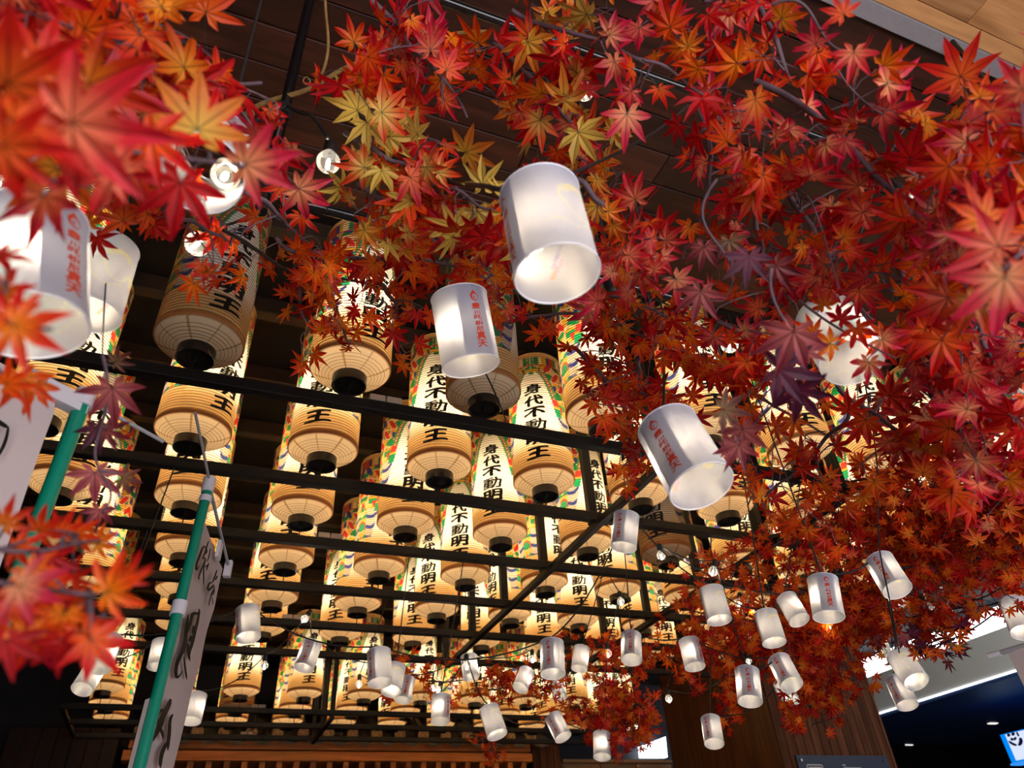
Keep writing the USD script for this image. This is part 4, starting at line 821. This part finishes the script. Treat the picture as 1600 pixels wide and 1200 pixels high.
# ---------------------------------------------------------------- maple garlands
def leaf_template(fine):
    ang = [0, 43, -43, 87, -87, 132, -132]; ln = [1, .94, .94, .80, .80, .45, .45]
    order = np.argsort(ang); A = np.radians(np.array(ang)[order]); L = np.array(ln)[order]
    V = [(0, 0, 0)]; S = [0.0]; T = [0.0]; Fc = []
    na = np.r_[A[0]-.35, (A[:-1]+A[1:])/2, A[-1]+.35]; nr = np.r_[.13, [.22, .27, .30, .30, .27, .22], .13]
    for a, r in zip(na, nr): V.append((r*math.sin(a), r*math.cos(a), .015)); S.append(1.0); T.append(r*.9)
    for i, (a, l) in enumerate(zip(A, L)):
        n0, n1 = 1+i, 2+i; d = np.array([math.sin(a), math.cos(a)]); p = np.array([d[1], -d[0]])
        if fine:
            k = len(V)
            for (t, o, s) in ((.50, 0, 0), (.48, -.140, 1), (.48, .140, 1), (.75, -.078, 1), (.75, .078, 1), (1.0, 0, .0)):
                q = d*l*t+p*o*l**.5; V.append((q[0], q[1], (-.10*(l*t)**2)+(.03 if s else 0))); S.append(s); T.append(l*t)
            rb, ml, mr_, ul, ur, tp = range(k, k+6)
            Fc += [(0, n0, rb), (0, rb, n1), (n0, ml, rb), (rb, mr_, n1), (ml, ul, rb), (rb, ur, mr_), (ul, tp, rb), (rb, tp, ur)]
        else:
            k = len(V); q = d*l*.55
            for sgn in (-1, 1): V.append((q[0]+p[0]*.12*sgn*l, q[1]+p[1]*.12*sgn*l, 0)); S.append(1.0); T.append(l*.55)
            V.append((d[0]*l, d[1]*l, -.10*l*l)); S.append(1.0); T.append(l)
            Fc += [(0, n0, k), (0, k, k+1), (0, k+1, n1), (k, k+2, k+1)]
    return np.array(V, float), np.array(Fc), np.array(S), np.array(T)
FINE, COARSE = leaf_template(True), leaf_template(False)
PAL = {  # centre colour, edge colour, weight
 'red':    [((232, 96, 24), (196, 8, 18), 4), ((204, 24, 22), (168, 4, 20), 4), ((240, 132, 30), (206, 36, 14), 3), ((236, 116, 60), (188, 12, 44), 3), ((236, 104, 18), (222, 60, 8), 2)],
 'pink':   [((242, 164, 110), (204, 22, 66), 4), ((238, 134, 92), (208, 22, 48), 4), ((236, 104, 34), (206, 22, 20), 2), ((230, 108, 86), (190, 8, 58), 3)],
 'yellow': [((224, 192, 96), (214, 60, 26), 3), ((222, 192, 86), (206, 172, 78), 4), ((232, 186, 70), (222, 120, 40), 3), ((222, 100, 28), (196, 16, 18), 2)],
 'orange': [((244, 136, 22), (222, 62, 10), 4), ((232, 96, 22), (198, 24, 14), 4), ((240, 158, 46), (226, 90, 16), 2), ((206, 34, 22), (172, 6, 18), 3)],
 'deep':   [((234, 104, 22), (206, 46, 12), 4), ((238, 128, 26), (220, 76, 14), 4), ((212, 52, 18), (176, 20, 12), 3), ((238, 144, 36), (224, 96, 20), 1.5)],
 'maroon': [((176, 92, 88), (112, 36, 50), 4), ((146, 116, 78), (112, 58, 56), 2), ((112, 38, 66), (76, 20, 50), 2), ((190, 106, 100), (142, 56, 68), 2)]}
def make_leaf(rg, pos, axis, normal, size, pal, tpl):
    V, Fc, S, T = tpl
    y_ = unit(axis); n_ = unit(normal-y_*(normal@y_)); x_ = np.cross(y_, n_)
    droop = rg.uniform(.3, 2.2); cup_ = rg.uniform(-.6, .6)
    rl_ = np.hypot(V[:, 0], V[:, 1])
    loc = V.copy(); loc[:, 2] = V[:, 2]*droop+cup_*.25*V[:, 0]**2
    loc[:, :2] *= (1+rg.normal(0, .06, (len(V), 1))) if True else 1
    loc[:, 0] *= rg.uniform(.85, 1.05)
    W = pos+(loc[:, :1]*x_+loc[:, 1:2]*y_+loc[:, 2:]*n_)*size*.56
    pl = PAL[pal]; w = np.array([p[2] for p in pl]); c0, c1_, _ = pl[rg.choice(len(pl), p=w/w.sum())]
    k = np.clip((T-.10)/.42, 0, 1)[:, None]; col = np.array(srgb(*c0))*(1-k)+np.array(srgb(*c1_))*k
    col = col*np.clip(rg.normal(1, .12), .7, 1.3)
    return W, Fc, np.clip(col, 0, .95), np.c_[S, T]
def garland(seed, label, strokes, clusters, per, spread, size, pals, tpl=FINE, jit=.07, droop=.6, group='artificial maple garlands', part_cap=300, stem_r=.006, twigmat=None, facing=.64):
    """one branch of maple: stem along the strokes (photo x, y, distance), twigs off it, leaves on the twigs"""
    rg = np.random.default_rng(seed)
    t = thing('maple_branch', label, 'maple branch', group=group)
    stems, twigs, leaves = [], [], []
    tot = []
    for s in strokes:
        Q = bez([P(*p) for p in s], 30); Q = Q+rg.normal(0, .003, Q.shape)
        stems.append(tube(bez(Q[::3], 36), np.linspace(stem_r, stem_r*.45, 36), 6)); tot.append(Q)
    lens = np.array([len(s) for s in strokes], float)
    for k in range(clusters):
        Q = tot[k % len(tot)]; s = strokes[k % len(tot)]
        i = rg.integers(2, len(Q)); a = Q[i]
        v = a-CAM; d0 = np.linalg.norm(v)
        ppx = spread/F*d0
        off = rg.normal(0, 1, 2)*ppx
        d = d0*(1+rg.normal(0, jit))
        e = a+RT*off[0]+UP*off[1]; e = CAM+unit(e-CAM)*d-np.array([0, 0, droop*ppx*.5])
        mid = (a+e)/2+rg.normal(0, .15, 3)*np.linalg.norm(e-a)+np.array([0, 0, .1*np.linalg.norm(e-a)])
        tw = bez([a, mid, e], 9)
        if np.linalg.norm(e-a) < .45+.02*d0: twigs.append(tube(tw, np.linspace(.0022, .001, 9), 4))
        else:
            tw = bez([e+[0, 0, .14], e+rg.normal(0, .03, 3)+[0, 0, .07], e], 9); twigs.append(tube(tw, np.linspace(.0022, .001, 9), 4))
        pal = pals[rg.integers(len(pals))]
        for j in range(per):
            b = tw[min(8, 3+int(rg.integers(0, 6)))]
            sz = size*rg.uniform(.62, 1.15)
            dirv = unit(rg.normal(0, 1, 3)+np.array([0, 0, -.7]))
            pos = b+dirv*sz*rg.uniform(.35, .75)
            tocam = unit(CAM-pos)
            nrm = unit(tocam*facing+rg.normal(0, .5, 3)+np.array([0, 0, -.15]))
            ax = unit(dirv+rg.normal(0, .5, 3)); ax = ax-nrm*(ax@nrm)
            leaves.append((make_leaf(rg, pos, ax, nrm, sz, pal, tpl), np.linalg.norm(pos-CAM)))
            twigs.append(tube([b, (b+pos)/2+rg.normal(0, .004, 3), pos], .0008, 3, False))
    for q in stems: obj('branch_stem', q, twigmat or twig_m, t, smooth=True)
    obj('twigs', cat_(twigs), twigmat or twig_m, t, kind='stuff')
    leaves.sort(key=lambda q: q[1])
    for (W, Fc, col, uv), _ in leaves[:part_cap]:
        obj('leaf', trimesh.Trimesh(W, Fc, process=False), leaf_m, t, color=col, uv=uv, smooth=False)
    rest = leaves[part_cap:]
    if rest:
        n = len(tpl[0]); W = np.vstack([q[0][0] for q in rest]); Fa = np.vstack([q[0][1]+n*i for i, q in enumerate(rest)])
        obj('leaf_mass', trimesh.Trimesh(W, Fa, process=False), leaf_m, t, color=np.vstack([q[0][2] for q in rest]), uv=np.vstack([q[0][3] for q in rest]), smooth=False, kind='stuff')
    return t
def heroes(seed, label, strokes, items, stem_r=.0024, group='artificial maple garlands', tie=None):
    """a near spray: leaves set one by one (photo x, y, distance, pointing angle in degrees from up, size, palette, tilt)"""
    rg = np.random.default_rng(seed)
    t = thing('maple_branch', label, 'maple branch', group=group)
    Qs = [bez([P(*p) for p in s], 40) for s in strokes]
    for Q in Qs: obj('branch_stem', tube(Q, np.linspace(stem_r, stem_r*.5, 40), 7), twig_m, t, smooth=True)
    if tie: obj('tie_wire', tube(sag(Qs[0][0], np.array(tie), .03), .0012, 5), black_rubber, t, smooth=True)
    AllQ = np.vstack(Qs); tw = []
    for (a, b, d, ang, size, pal, tilt) in items:
        p = P(a, b, d); n = unit(unit(CAM-p)+tilt*(rg.normal(0, .35, 3)))
        ax = math.sin(math.radians(ang))*RT+math.cos(math.radians(ang))*UP
        W, Fc, col, uv = make_leaf(rg, p, ax, n, size*.9, pal, FINE)
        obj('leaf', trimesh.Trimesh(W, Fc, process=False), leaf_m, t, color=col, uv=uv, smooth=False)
        near = AllQ[np.argmin(np.linalg.norm(AllQ-p, axis=1))]
        tw.append(tube(bez([near, (near+p)/2+rg.normal(0, .005, 3)+FW*.012, p+FW*.003], 7), .0011, 4))
    obj('twigs', cat_(tw), twig_m, t, kind='stuff')
    return t
# near sprays, upper left
heroes(501, 'blurred near maple spray of big pink and salmon leaves at upper left', [[(-40, 205, .5), (60, 225, .52), (170, 235, .57), (260, 243, .62), (350, 256, .66), (400, 262, .7)], [(-30, 240, .6), (60, 275, .62), (130, 290, .66)]],
 [(112, 192, .47, 100, .115, 'pink', .5), (182, 268, .55, -60, .10, 'pink', .6), (138, 132, .6, 110, .11, 'red', .7), (12, 130, .5, 60, .10, 'pink', .7), (20, 190, .48, 120, .10, 'pink', .7), (5, 228, .45, 95, .075, 'pink', .9),
  (308, 202, .66, 3, .105, 'yellow', .25), (383, 256, .68, 78, .105, 'pink', .35), (282, 285, .68, 190, .105, 'red', .4), (235, 215, .6, 130, .09, 'red', .8), (205, 255, .75, 200, .1, 'orange', .6), (90, 262, .7, 180, .1, 'orange', .7),
  (68, 305, .6, 195, .075, 'red', 1.2), (60, 110, .62, 20, .085, 'pink', .8), (95, 160, .66, 170, .09, 'orange', .8)])
heroes(502, 'blurred red maple spray hanging over the lower part of the largest cup', [[(-30, 470, .52), (0, 500, .5), (20, 510, .48)]],
 [(22, 508, .47, 118, .060, 'red', .3), (15, 500, .475, 20, .045, 'red', .5), (2, 455, .55, 80, .045, 'red', .9), (-2, 400, .55, 95, .045, 'orange', .9)])
heroes(503, 'orange maple leaves between left banner and largest cup', [[(-20, 560, .8), (20, 590, .78), (60, 585, .8)]],
 [(34, 590, .78, 170, .075, 'orange', .5), (8, 600, .75, 60, .06, 'red', .7), (55, 598, .85, 200, .07, 'deep', .6)])
heroes(504, 'dark maroon maple leaves hanging in a string right of left green pole', [[(160, 555, 1.05), (168, 610, 1.05), (160, 660, 1.05), (150, 720, 1.05), (172, 765, 1.05), (160, 800, 1.05)], [(155, 735, 1.05), (190, 740, 1.05)]],
 [(175, 606, .98, 175, .105, 'maroon', .5), (150, 668, 1.05, 170, .075, 'maroon', .5), (165, 672, 1.05, 110, .07, 'maroon', .6), (148, 738, 1.05, 180, .085, 'maroon', .4), (190, 748, 1.1, 100, .06, 'maroon', .7), (155, 796, 1.05, 185, .065, 'maroon', .4), (180, 565, 1.05, 60, .05, 'maroon', .8)], tie=(-.5, 1.6, 3.36))
heroes(505, 'blurred red and orange maple spray at lower left photo edge', [[(-30, 850, .7), (40, 862, .68), (110, 850, .7)], [(-30, 905, .62), (60, 920, .6), (130, 928, .58), (150, 930, .6)], [(140, 935, .6), (142, 960, .6), (143, 1010, .6)]],
 [(168, 925, .58, 65, 0.063, 'orange', .25), (143, 1000, .58, 140, 0.063, 'red', .4), (30, 915, .55, 110, 0.059, 'pink', .5), (100, 958, .6, 205, 0.066, 'red', .5), (40, 985, .6, 195, 0.073, 'red', .5), (70, 920, .62, 150, 0.059, 'orange', .6), (108, 952, .64, 80, 0.056, 'red', .6),
  (60, 830, .75, 60, 0.053, 'orange', .6), (25, 855, .7, 100, 0.053, 'orange', .7), (95, 832, .75, 30, 0.050, 'orange', .8), (80, 868, .7, 160, 0.053, 'red', .7), (5, 820, .7, 20, 0.053, 'red', .7), (118, 835, .8, 100, 0.053, 'red', .7), (10, 1000, .6, 170, 0.059, 'red', .6), (112, 905, .75, 20, 0.046, 'deep', .7), (195, 905, .62, 30, .05, 'orange', .5), (125, 985, .6, 170, .06, 'red', .5), (20, 935, .6, 150, .06, 'red', .6), (60, 985, .62, 160, .06, 'red', .6), (125, 935, .62, 250, .05, 'orange', .6), (45, 890, .65, 140, .055, 'orange', .6), (150, 850, .8, 60, .05, 'orange', .7), (45, 940, .6, 200, .06, 'pink', .5), (95, 1000, .6, 185, .05, 'red', .6)])
heroes(506, 'blurred salmon pink maple leaves at the right photo edge', [[(1640, 330, .75), (1590, 400, .72), (1560, 430, .7), (1540, 480, .72)]],
 [(1560, 385, .72, -75, .10, 'pink', .5), (1570, 432, .68, 190, .105, 'pink', .5), (1535, 345, .75, -20, .08, 'orange', .8), (1600, 430, .7, 90, .10, 'pink', .7), (1598, 140, .8, -40, .07, 'pink', .5), (1525, 470, .75, 210, .07, 'yellow', .7)])
heroes(507, 'dusky maroon and olive maple leaves around right centre', [[(1120, 280, 1.1), (1120, 380, 1.1), (1135, 400, 1.1), (1130, 470, 1.1)], [(1205, 420, 1.0), (1225, 500, .95), (1240, 520, .95)], [(1260, 560, .95), (1235, 600, .95), (1180, 660, 1.0), (1150, 690, 1.0)]],
 [(1095, 455, 1.05, 195, .10, 'maroon', .5), (1170, 400, 1.05, 185, .095, 'maroon', .5), (1212, 415, 1.05, 150, .09, 'maroon', .6), (1100, 385, 1.15, 190, .085, 'maroon', .6), (1140, 375, 1.15, 170, .08, 'maroon', .6), (1240, 518, .9, 200, .115, 'maroon', .5), (1215, 577, .92, 100, .12, 'maroon', .35),
  (1246, 610, .95, 140, .10, 'maroon', .4), (1130, 640, 1.0, 100, .085, 'maroon', .5), (1160, 670, 1.0, 170, .09, 'maroon', .5), (1135, 700, 1.05, 80, .07, 'maroon', .5), (1258, 550, .95, 30, .07, 'maroon', .7), (1155, 695, 1.0, 210, .08, 'maroon', .6)], tie=(1.35, .84, 3.365))
heroes(509, 'maple sprig with orange and pink leaves lying over the bright half-covered cup', [[(1250, 470, 1.3), (1290, 500, 1.27), (1340, 530, 1.25), (1400, 560, 1.25)]],
 [(1298, 537, 1.22, -95, .085, 'orange', .5), (1358, 566, 1.22, 185, .08, 'pink', .4), (1338, 512, 1.24, 150, .08, 'red', .5), (1378, 530, 1.25, 115, .085, 'pink', .5), (1312, 500, 1.28, 40, .075, 'red', .5), (1270, 520, 1.28, -60, .08, 'orange', .6), (1288, 478, 1.3, -20, .07, 'orange', .6)], tie=(1.7, .84, 3.365))
heroes(508, 'single orange and pink maple leaves on a bent twig over the grey ceiling trim', [[(1205, 8, 1.2), (1260, 12, 1.2), (1275, 35, 1.2), (1330, 80, 1.2)]],
 [(1318, 22, 1.15, -30, .07, 'orange', .5), (1334, 82, 1.1, 190, .085, 'pink', .4), (1275, 68, 1.2, -10, .08, 'pink', .6), (1296, 105, 1.3, 170, .06, 'orange', .7), (1278, 80, 1.25, 200, .085, 'red', .6)])
# leafy garlands, from left to right and from near to far
garland(1, 'dense red maple garland across the top left corner', [[(-30, 20, 1.05), (120, 45, 1.0), (240, 85, 1.05), (330, 120, 1.15), (430, 130, 1.3)], [(-30, 120, .95), (100, 130, .95), (190, 160, 1.0), (250, 150, 1.1)]], 26, 4, 62, 0.100, ['red', 'red', 'orange', 'pink'])
garland(2, 'red and orange maple branch left of the sideways bulb, below upper left cup', [[(150, 310, 1.3), (220, 330, 1.35), (300, 350, 1.4), (360, 380, 1.5)], [(380, 300, 1.6), (430, 330, 1.6), (470, 380, 1.7)]], 13, 3, 38, 0.094, ['orange', 'red', 'deep'])
garland(3, 'red maple branch hanging from top edge left of centre', [[(560, -10, 1.6), (640, 60, 1.55), (700, 140, 1.5), (740, 200, 1.5)], [(580, 90, 1.65), (590, 150, 1.6), (620, 200, 1.6)]], 15, 4, 52, 0.114, ['red', 'pink', 'orange', 'pink', 'red'])
garland(4, 'yellow and red maple branch left of the large near cup', [[(540, 210, 1.5), (640, 260, 1.4), (720, 300, 1.35), (790, 340, 1.3)], [(560, 290, 1.5), (620, 320, 1.45), (700, 360, 1.4)]], 18, 4, 38, 0.114, ['yellow', 'yellow', 'yellow', 'red'])
garland(5, 'yellow and red maple branch along the top edge right of centre', [[(800, 20, 1.5), (900, 55, 1.45), (1010, 95, 1.4), (1090, 140, 1.4), (1120, 240, 1.4)]], 11, 4, 48, 0.108, ['yellow', 'yellow', 'pink', 'red'], stem_r=.005)
garland(6, 'orange maple cluster around the bulb at top centre', [[(770, 60, 1.55), (840, 130, 1.5), (890, 200, 1.5), (900, 260, 1.55)]], 9, 4, 45, 0.108, ['orange', 'red', 'yellow', 'pink'])
garland(7, 'red maple branch from top edge beside grey ceiling trim', [[(1100, 0, 1.45), (1190, 10, 1.4), (1215, 70, 1.35), (1240, 130, 1.35)], [(1040, 20, 1.5), (1090, 60, 1.5)]], 10, 4, 36, 0.102, ['red', 'orange', 'pink'])
garland(8, 'pink and red maple branch with thick bent stem at upper right', [[(1180, 130, 1.45), (1260, 170, 1.4), (1330, 240, 1.35), (1400, 300, 1.3), (1490, 345, 1.2), (1640, 365, 1.1)], [(1470, 335, 1.2), (1510, 380, 1.15)]], 23, 4, 48, 0.102, ['pink', 'red', 'pink', 'pink', 'orange'], stem_r=.007)
garland(9, 'bright red maple branch reaching in from right photo edge', [[(1640, 170, 1.25), (1540, 190, 1.3), (1460, 220, 1.35), (1380, 250, 1.4)], [(1640, 280, 1.1), (1540, 290, 1.2), (1460, 330, 1.25)]], 24, 4, 48, 0.108, ['red', 'pink', 'red', 'pink', 'orange'])
garland(10, 'orange maple string hanging down right of the large near cup', [[(1080, 160, 1.55), (1110, 250, 1.5), (1090, 340, 1.55), (1060, 420, 1.6)], [(930, 300, 1.5), (970, 350, 1.55), (1000, 420, 1.6)]], 8, 4, 42, 0.096, ['orange', 'red', 'orange', 'pink'])
garland(11, 'dense red maple branch right of centre above bright half-covered cup', [[(1230, 280, 1.45), (1270, 360, 1.45), (1320, 440, 1.45), (1370, 520, 1.5)], [(1180, 330, 1.6), (1200, 420, 1.6), (1250, 480, 1.6)]], 23, 4, 58, 0.098, ['red', 'orange', 'pink', 'pink', 'red'])
garland(12, 'dense red maple branch hanging along right photo edge', [[(1440, 340, 1.35), (1500, 430, 1.4), (1540, 540, 1.45), (1590, 650, 1.5)], [(1400, 420, 1.5), (1440, 520, 1.5), (1500, 640, 1.55)]], 30, 4, 60, 0.098, ['red', 'orange', 'pink', 'red', 'pink'])
garland(13, 'deep red maple branch below bright half-covered cup', [[(1300, 600, 1.8), (1380, 660, 1.75), (1460, 700, 1.7), (1600, 740, 1.7)], [(1420, 580, 1.6), (1500, 650, 1.6), (1600, 700, 1.6)]], 28, 4, 46, 0.096, ['red', 'deep', 'pink', 'orange'])
garland(14, 'orange maple garland across the centre in front of lantern tops', [[(430, 370, 1.8), (520, 400, 1.8), (620, 400, 1.75), (720, 420, 1.75), (800, 450, 1.8)], [(560, 350, 1.6), (660, 370, 1.6), (760, 400, 1.6)]], 23, 4, 36, 0.096, ['deep', 'orange', 'red'])
garland(15, 'orange maple twigs hanging before the second column front lantern', [[(500, 430, 1.9), (520, 480, 1.9), (545, 540, 1.85)], [(590, 440, 1.9), (620, 490, 1.9), (600, 530, 1.9)], [(480, 420, 1.9), (470, 480, 1.9), (490, 520, 1.9)]], 21, 3, 20, 0.086, ['deep', 'orange', 'deep'])
garland(16, 'red maple garland below the large near cup', [[(780, 510, 2.0), (860, 490, 1.95), (940, 500, 1.9), (1030, 540, 1.9)], [(900, 440, 1.8), (980, 470, 1.8), (1060, 500, 1.8)]], 20, 4, 38, 0.096, ['deep', 'red', 'deep', 'orange'])
garland(17, 'deep red maple branch left of tilted cup near frame corner', [[(890, 540, 2.0), (940, 590, 2.0), (980, 650, 2.0), (985, 720, 2.0)], [(1000, 560, 1.95), (1010, 620, 1.95), (1040, 640, 1.95)]], 26, 4, 28, 0.090, ['deep', 'red', 'deep'])
garland(18, 'orange-red maple branch over the front lanterns right of centre', [[(1040, 540, 1.95), (1130, 590, 1.9), (1220, 640, 1.9), (1310, 690, 1.95)], [(1120, 500, 1.8), (1210, 560, 1.8), (1280, 620, 1.8)], [(1330, 640, 1.9), (1260, 720, 2.0), (1170, 790, 2.1)]], 31, 4, 36, 0.090, ['deep', 'red', 'orange', 'deep'])
garland(19, 'pink maple sprig touching the large near cup on its right', [[(900, 280, 1.3), (940, 320, 1.3), (980, 370, 1.35), (1010, 410, 1.4)]], 9, 3, 24, 0.090, ['pink', 'orange'])
far = dict(tpl=FINE, twigmat=stem_far, jit=.05, droop=.8, facing=.6)
garland(21, 'upper fringe of the orange leaf mass at right, under the last lanterns', [[(1330, 750, 4.03), (1440, 760, 3.90), (1550, 770, 3.77), (1650, 750, 3.64)], [(1420, 800, 3.90), (1520, 810, 3.77), (1640, 830, 3.64)]], 120, 5, 34, 0.106, ['deep', 'deep', 'red'], **far)
garland(22, 'middle branch of the orange leaf mass at right', [[(1180, 860, 4.68), (1290, 830, 4.42), (1400, 850, 4.29), (1510, 870, 4.03), (1640, 890, 3.90)], [(1300, 800, 4.29), (1400, 820, 4.16), (1500, 850, 4.03)]], 150, 5, 36, 0.106, ['deep', 'deep', 'red', 'orange'], **far)
garland(23, 'lower branch of the orange leaf mass, above the white cove', [[(1080, 890, 4.94), (1180, 900, 4.81), (1280, 925, 4.68), (1380, 920, 4.55), (1470, 905, 4.42), (1570, 870, 4.29)], [(1290, 960, 4.68), (1360, 955, 4.55)]], 150, 5, 28, 0.106, ['deep', 'deep', 'orange'], **far)
garland(24, 'orange leaf branch in front of the pillar top', [[(1050, 950, 5.20), (1150, 970, 5.07), (1250, 990, 4.94), (1325, 985, 4.81)], [(1080, 1000, 5.20), (1180, 1020, 5.07), (1290, 1030, 4.94)]], 130, 5, 26, 0.106, ['deep', 'deep', 'orange', 'red'], **far)
garland(25, 'orange leaf branch at left end of pillar, above the navy recess', [[(920, 1010, 5.59), (1000, 1020, 5.46), (1080, 1030, 5.33)], [(940, 1060, 5.59), (980, 1090, 5.46), (1010, 1110, 5.46)], [(900, 1100, 5.72), (950, 1130, 5.59), (1000, 1125, 5.59)]], 110, 5, 20, 0.106, ['deep', 'deep', 'red'], **far)
garland(26, 'thin orange leaf branch across the far lanterns at lower centre', [[(610, 1045, 5.98), (700, 1065, 5.98), (790, 1050, 5.98), (900, 1010, 5.85)], [(740, 1080, 5.98), (820, 1070, 5.98), (890, 1050, 5.85)]], 62, 4, 18, 0.103, ['deep', 'orange'], **far)
garland(27, 'orange leaf tails drooping down in front of the boarded pillar', [[(1230, 1020, 4.94), (1255, 1070, 4.94), (1268, 1110, 4.94), (1268, 1145, 4.94)], [(1140, 1030, 5.07), (1128, 1090, 5.07), (1145, 1140, 5.07)], [(1300, 1030, 4.81), (1315, 1065, 4.81), (1305, 1100, 4.81)], [(1230, 1100, 4.94), (1240, 1120, 4.94)]], 44, 4, 9, 0.106, ['deep', 'orange'], **far)
garland(28, 'small orange leaf tips over the shrine eaves', [[(630, 1060, 5.85), (610, 1085, 5.85), (605, 1105, 5.85)], [(735, 1150, 5.85), (765, 1160, 5.85), (775, 1185, 5.85)]], 12, 4, 8, 0.100, ['deep', 'orange'], **far)
garland(29, 'brown-red leaf fringe standing out before the bright white cove', [[(1380, 975, 4.16), (1450, 960, 4.03), (1520, 940, 3.90), (1590, 900, 3.77)], [(1430, 985, 4.03), (1470, 1000, 4.03)]], 40, 3, 13, 0.106, ['deep', 'maroon', 'deep'], **far)
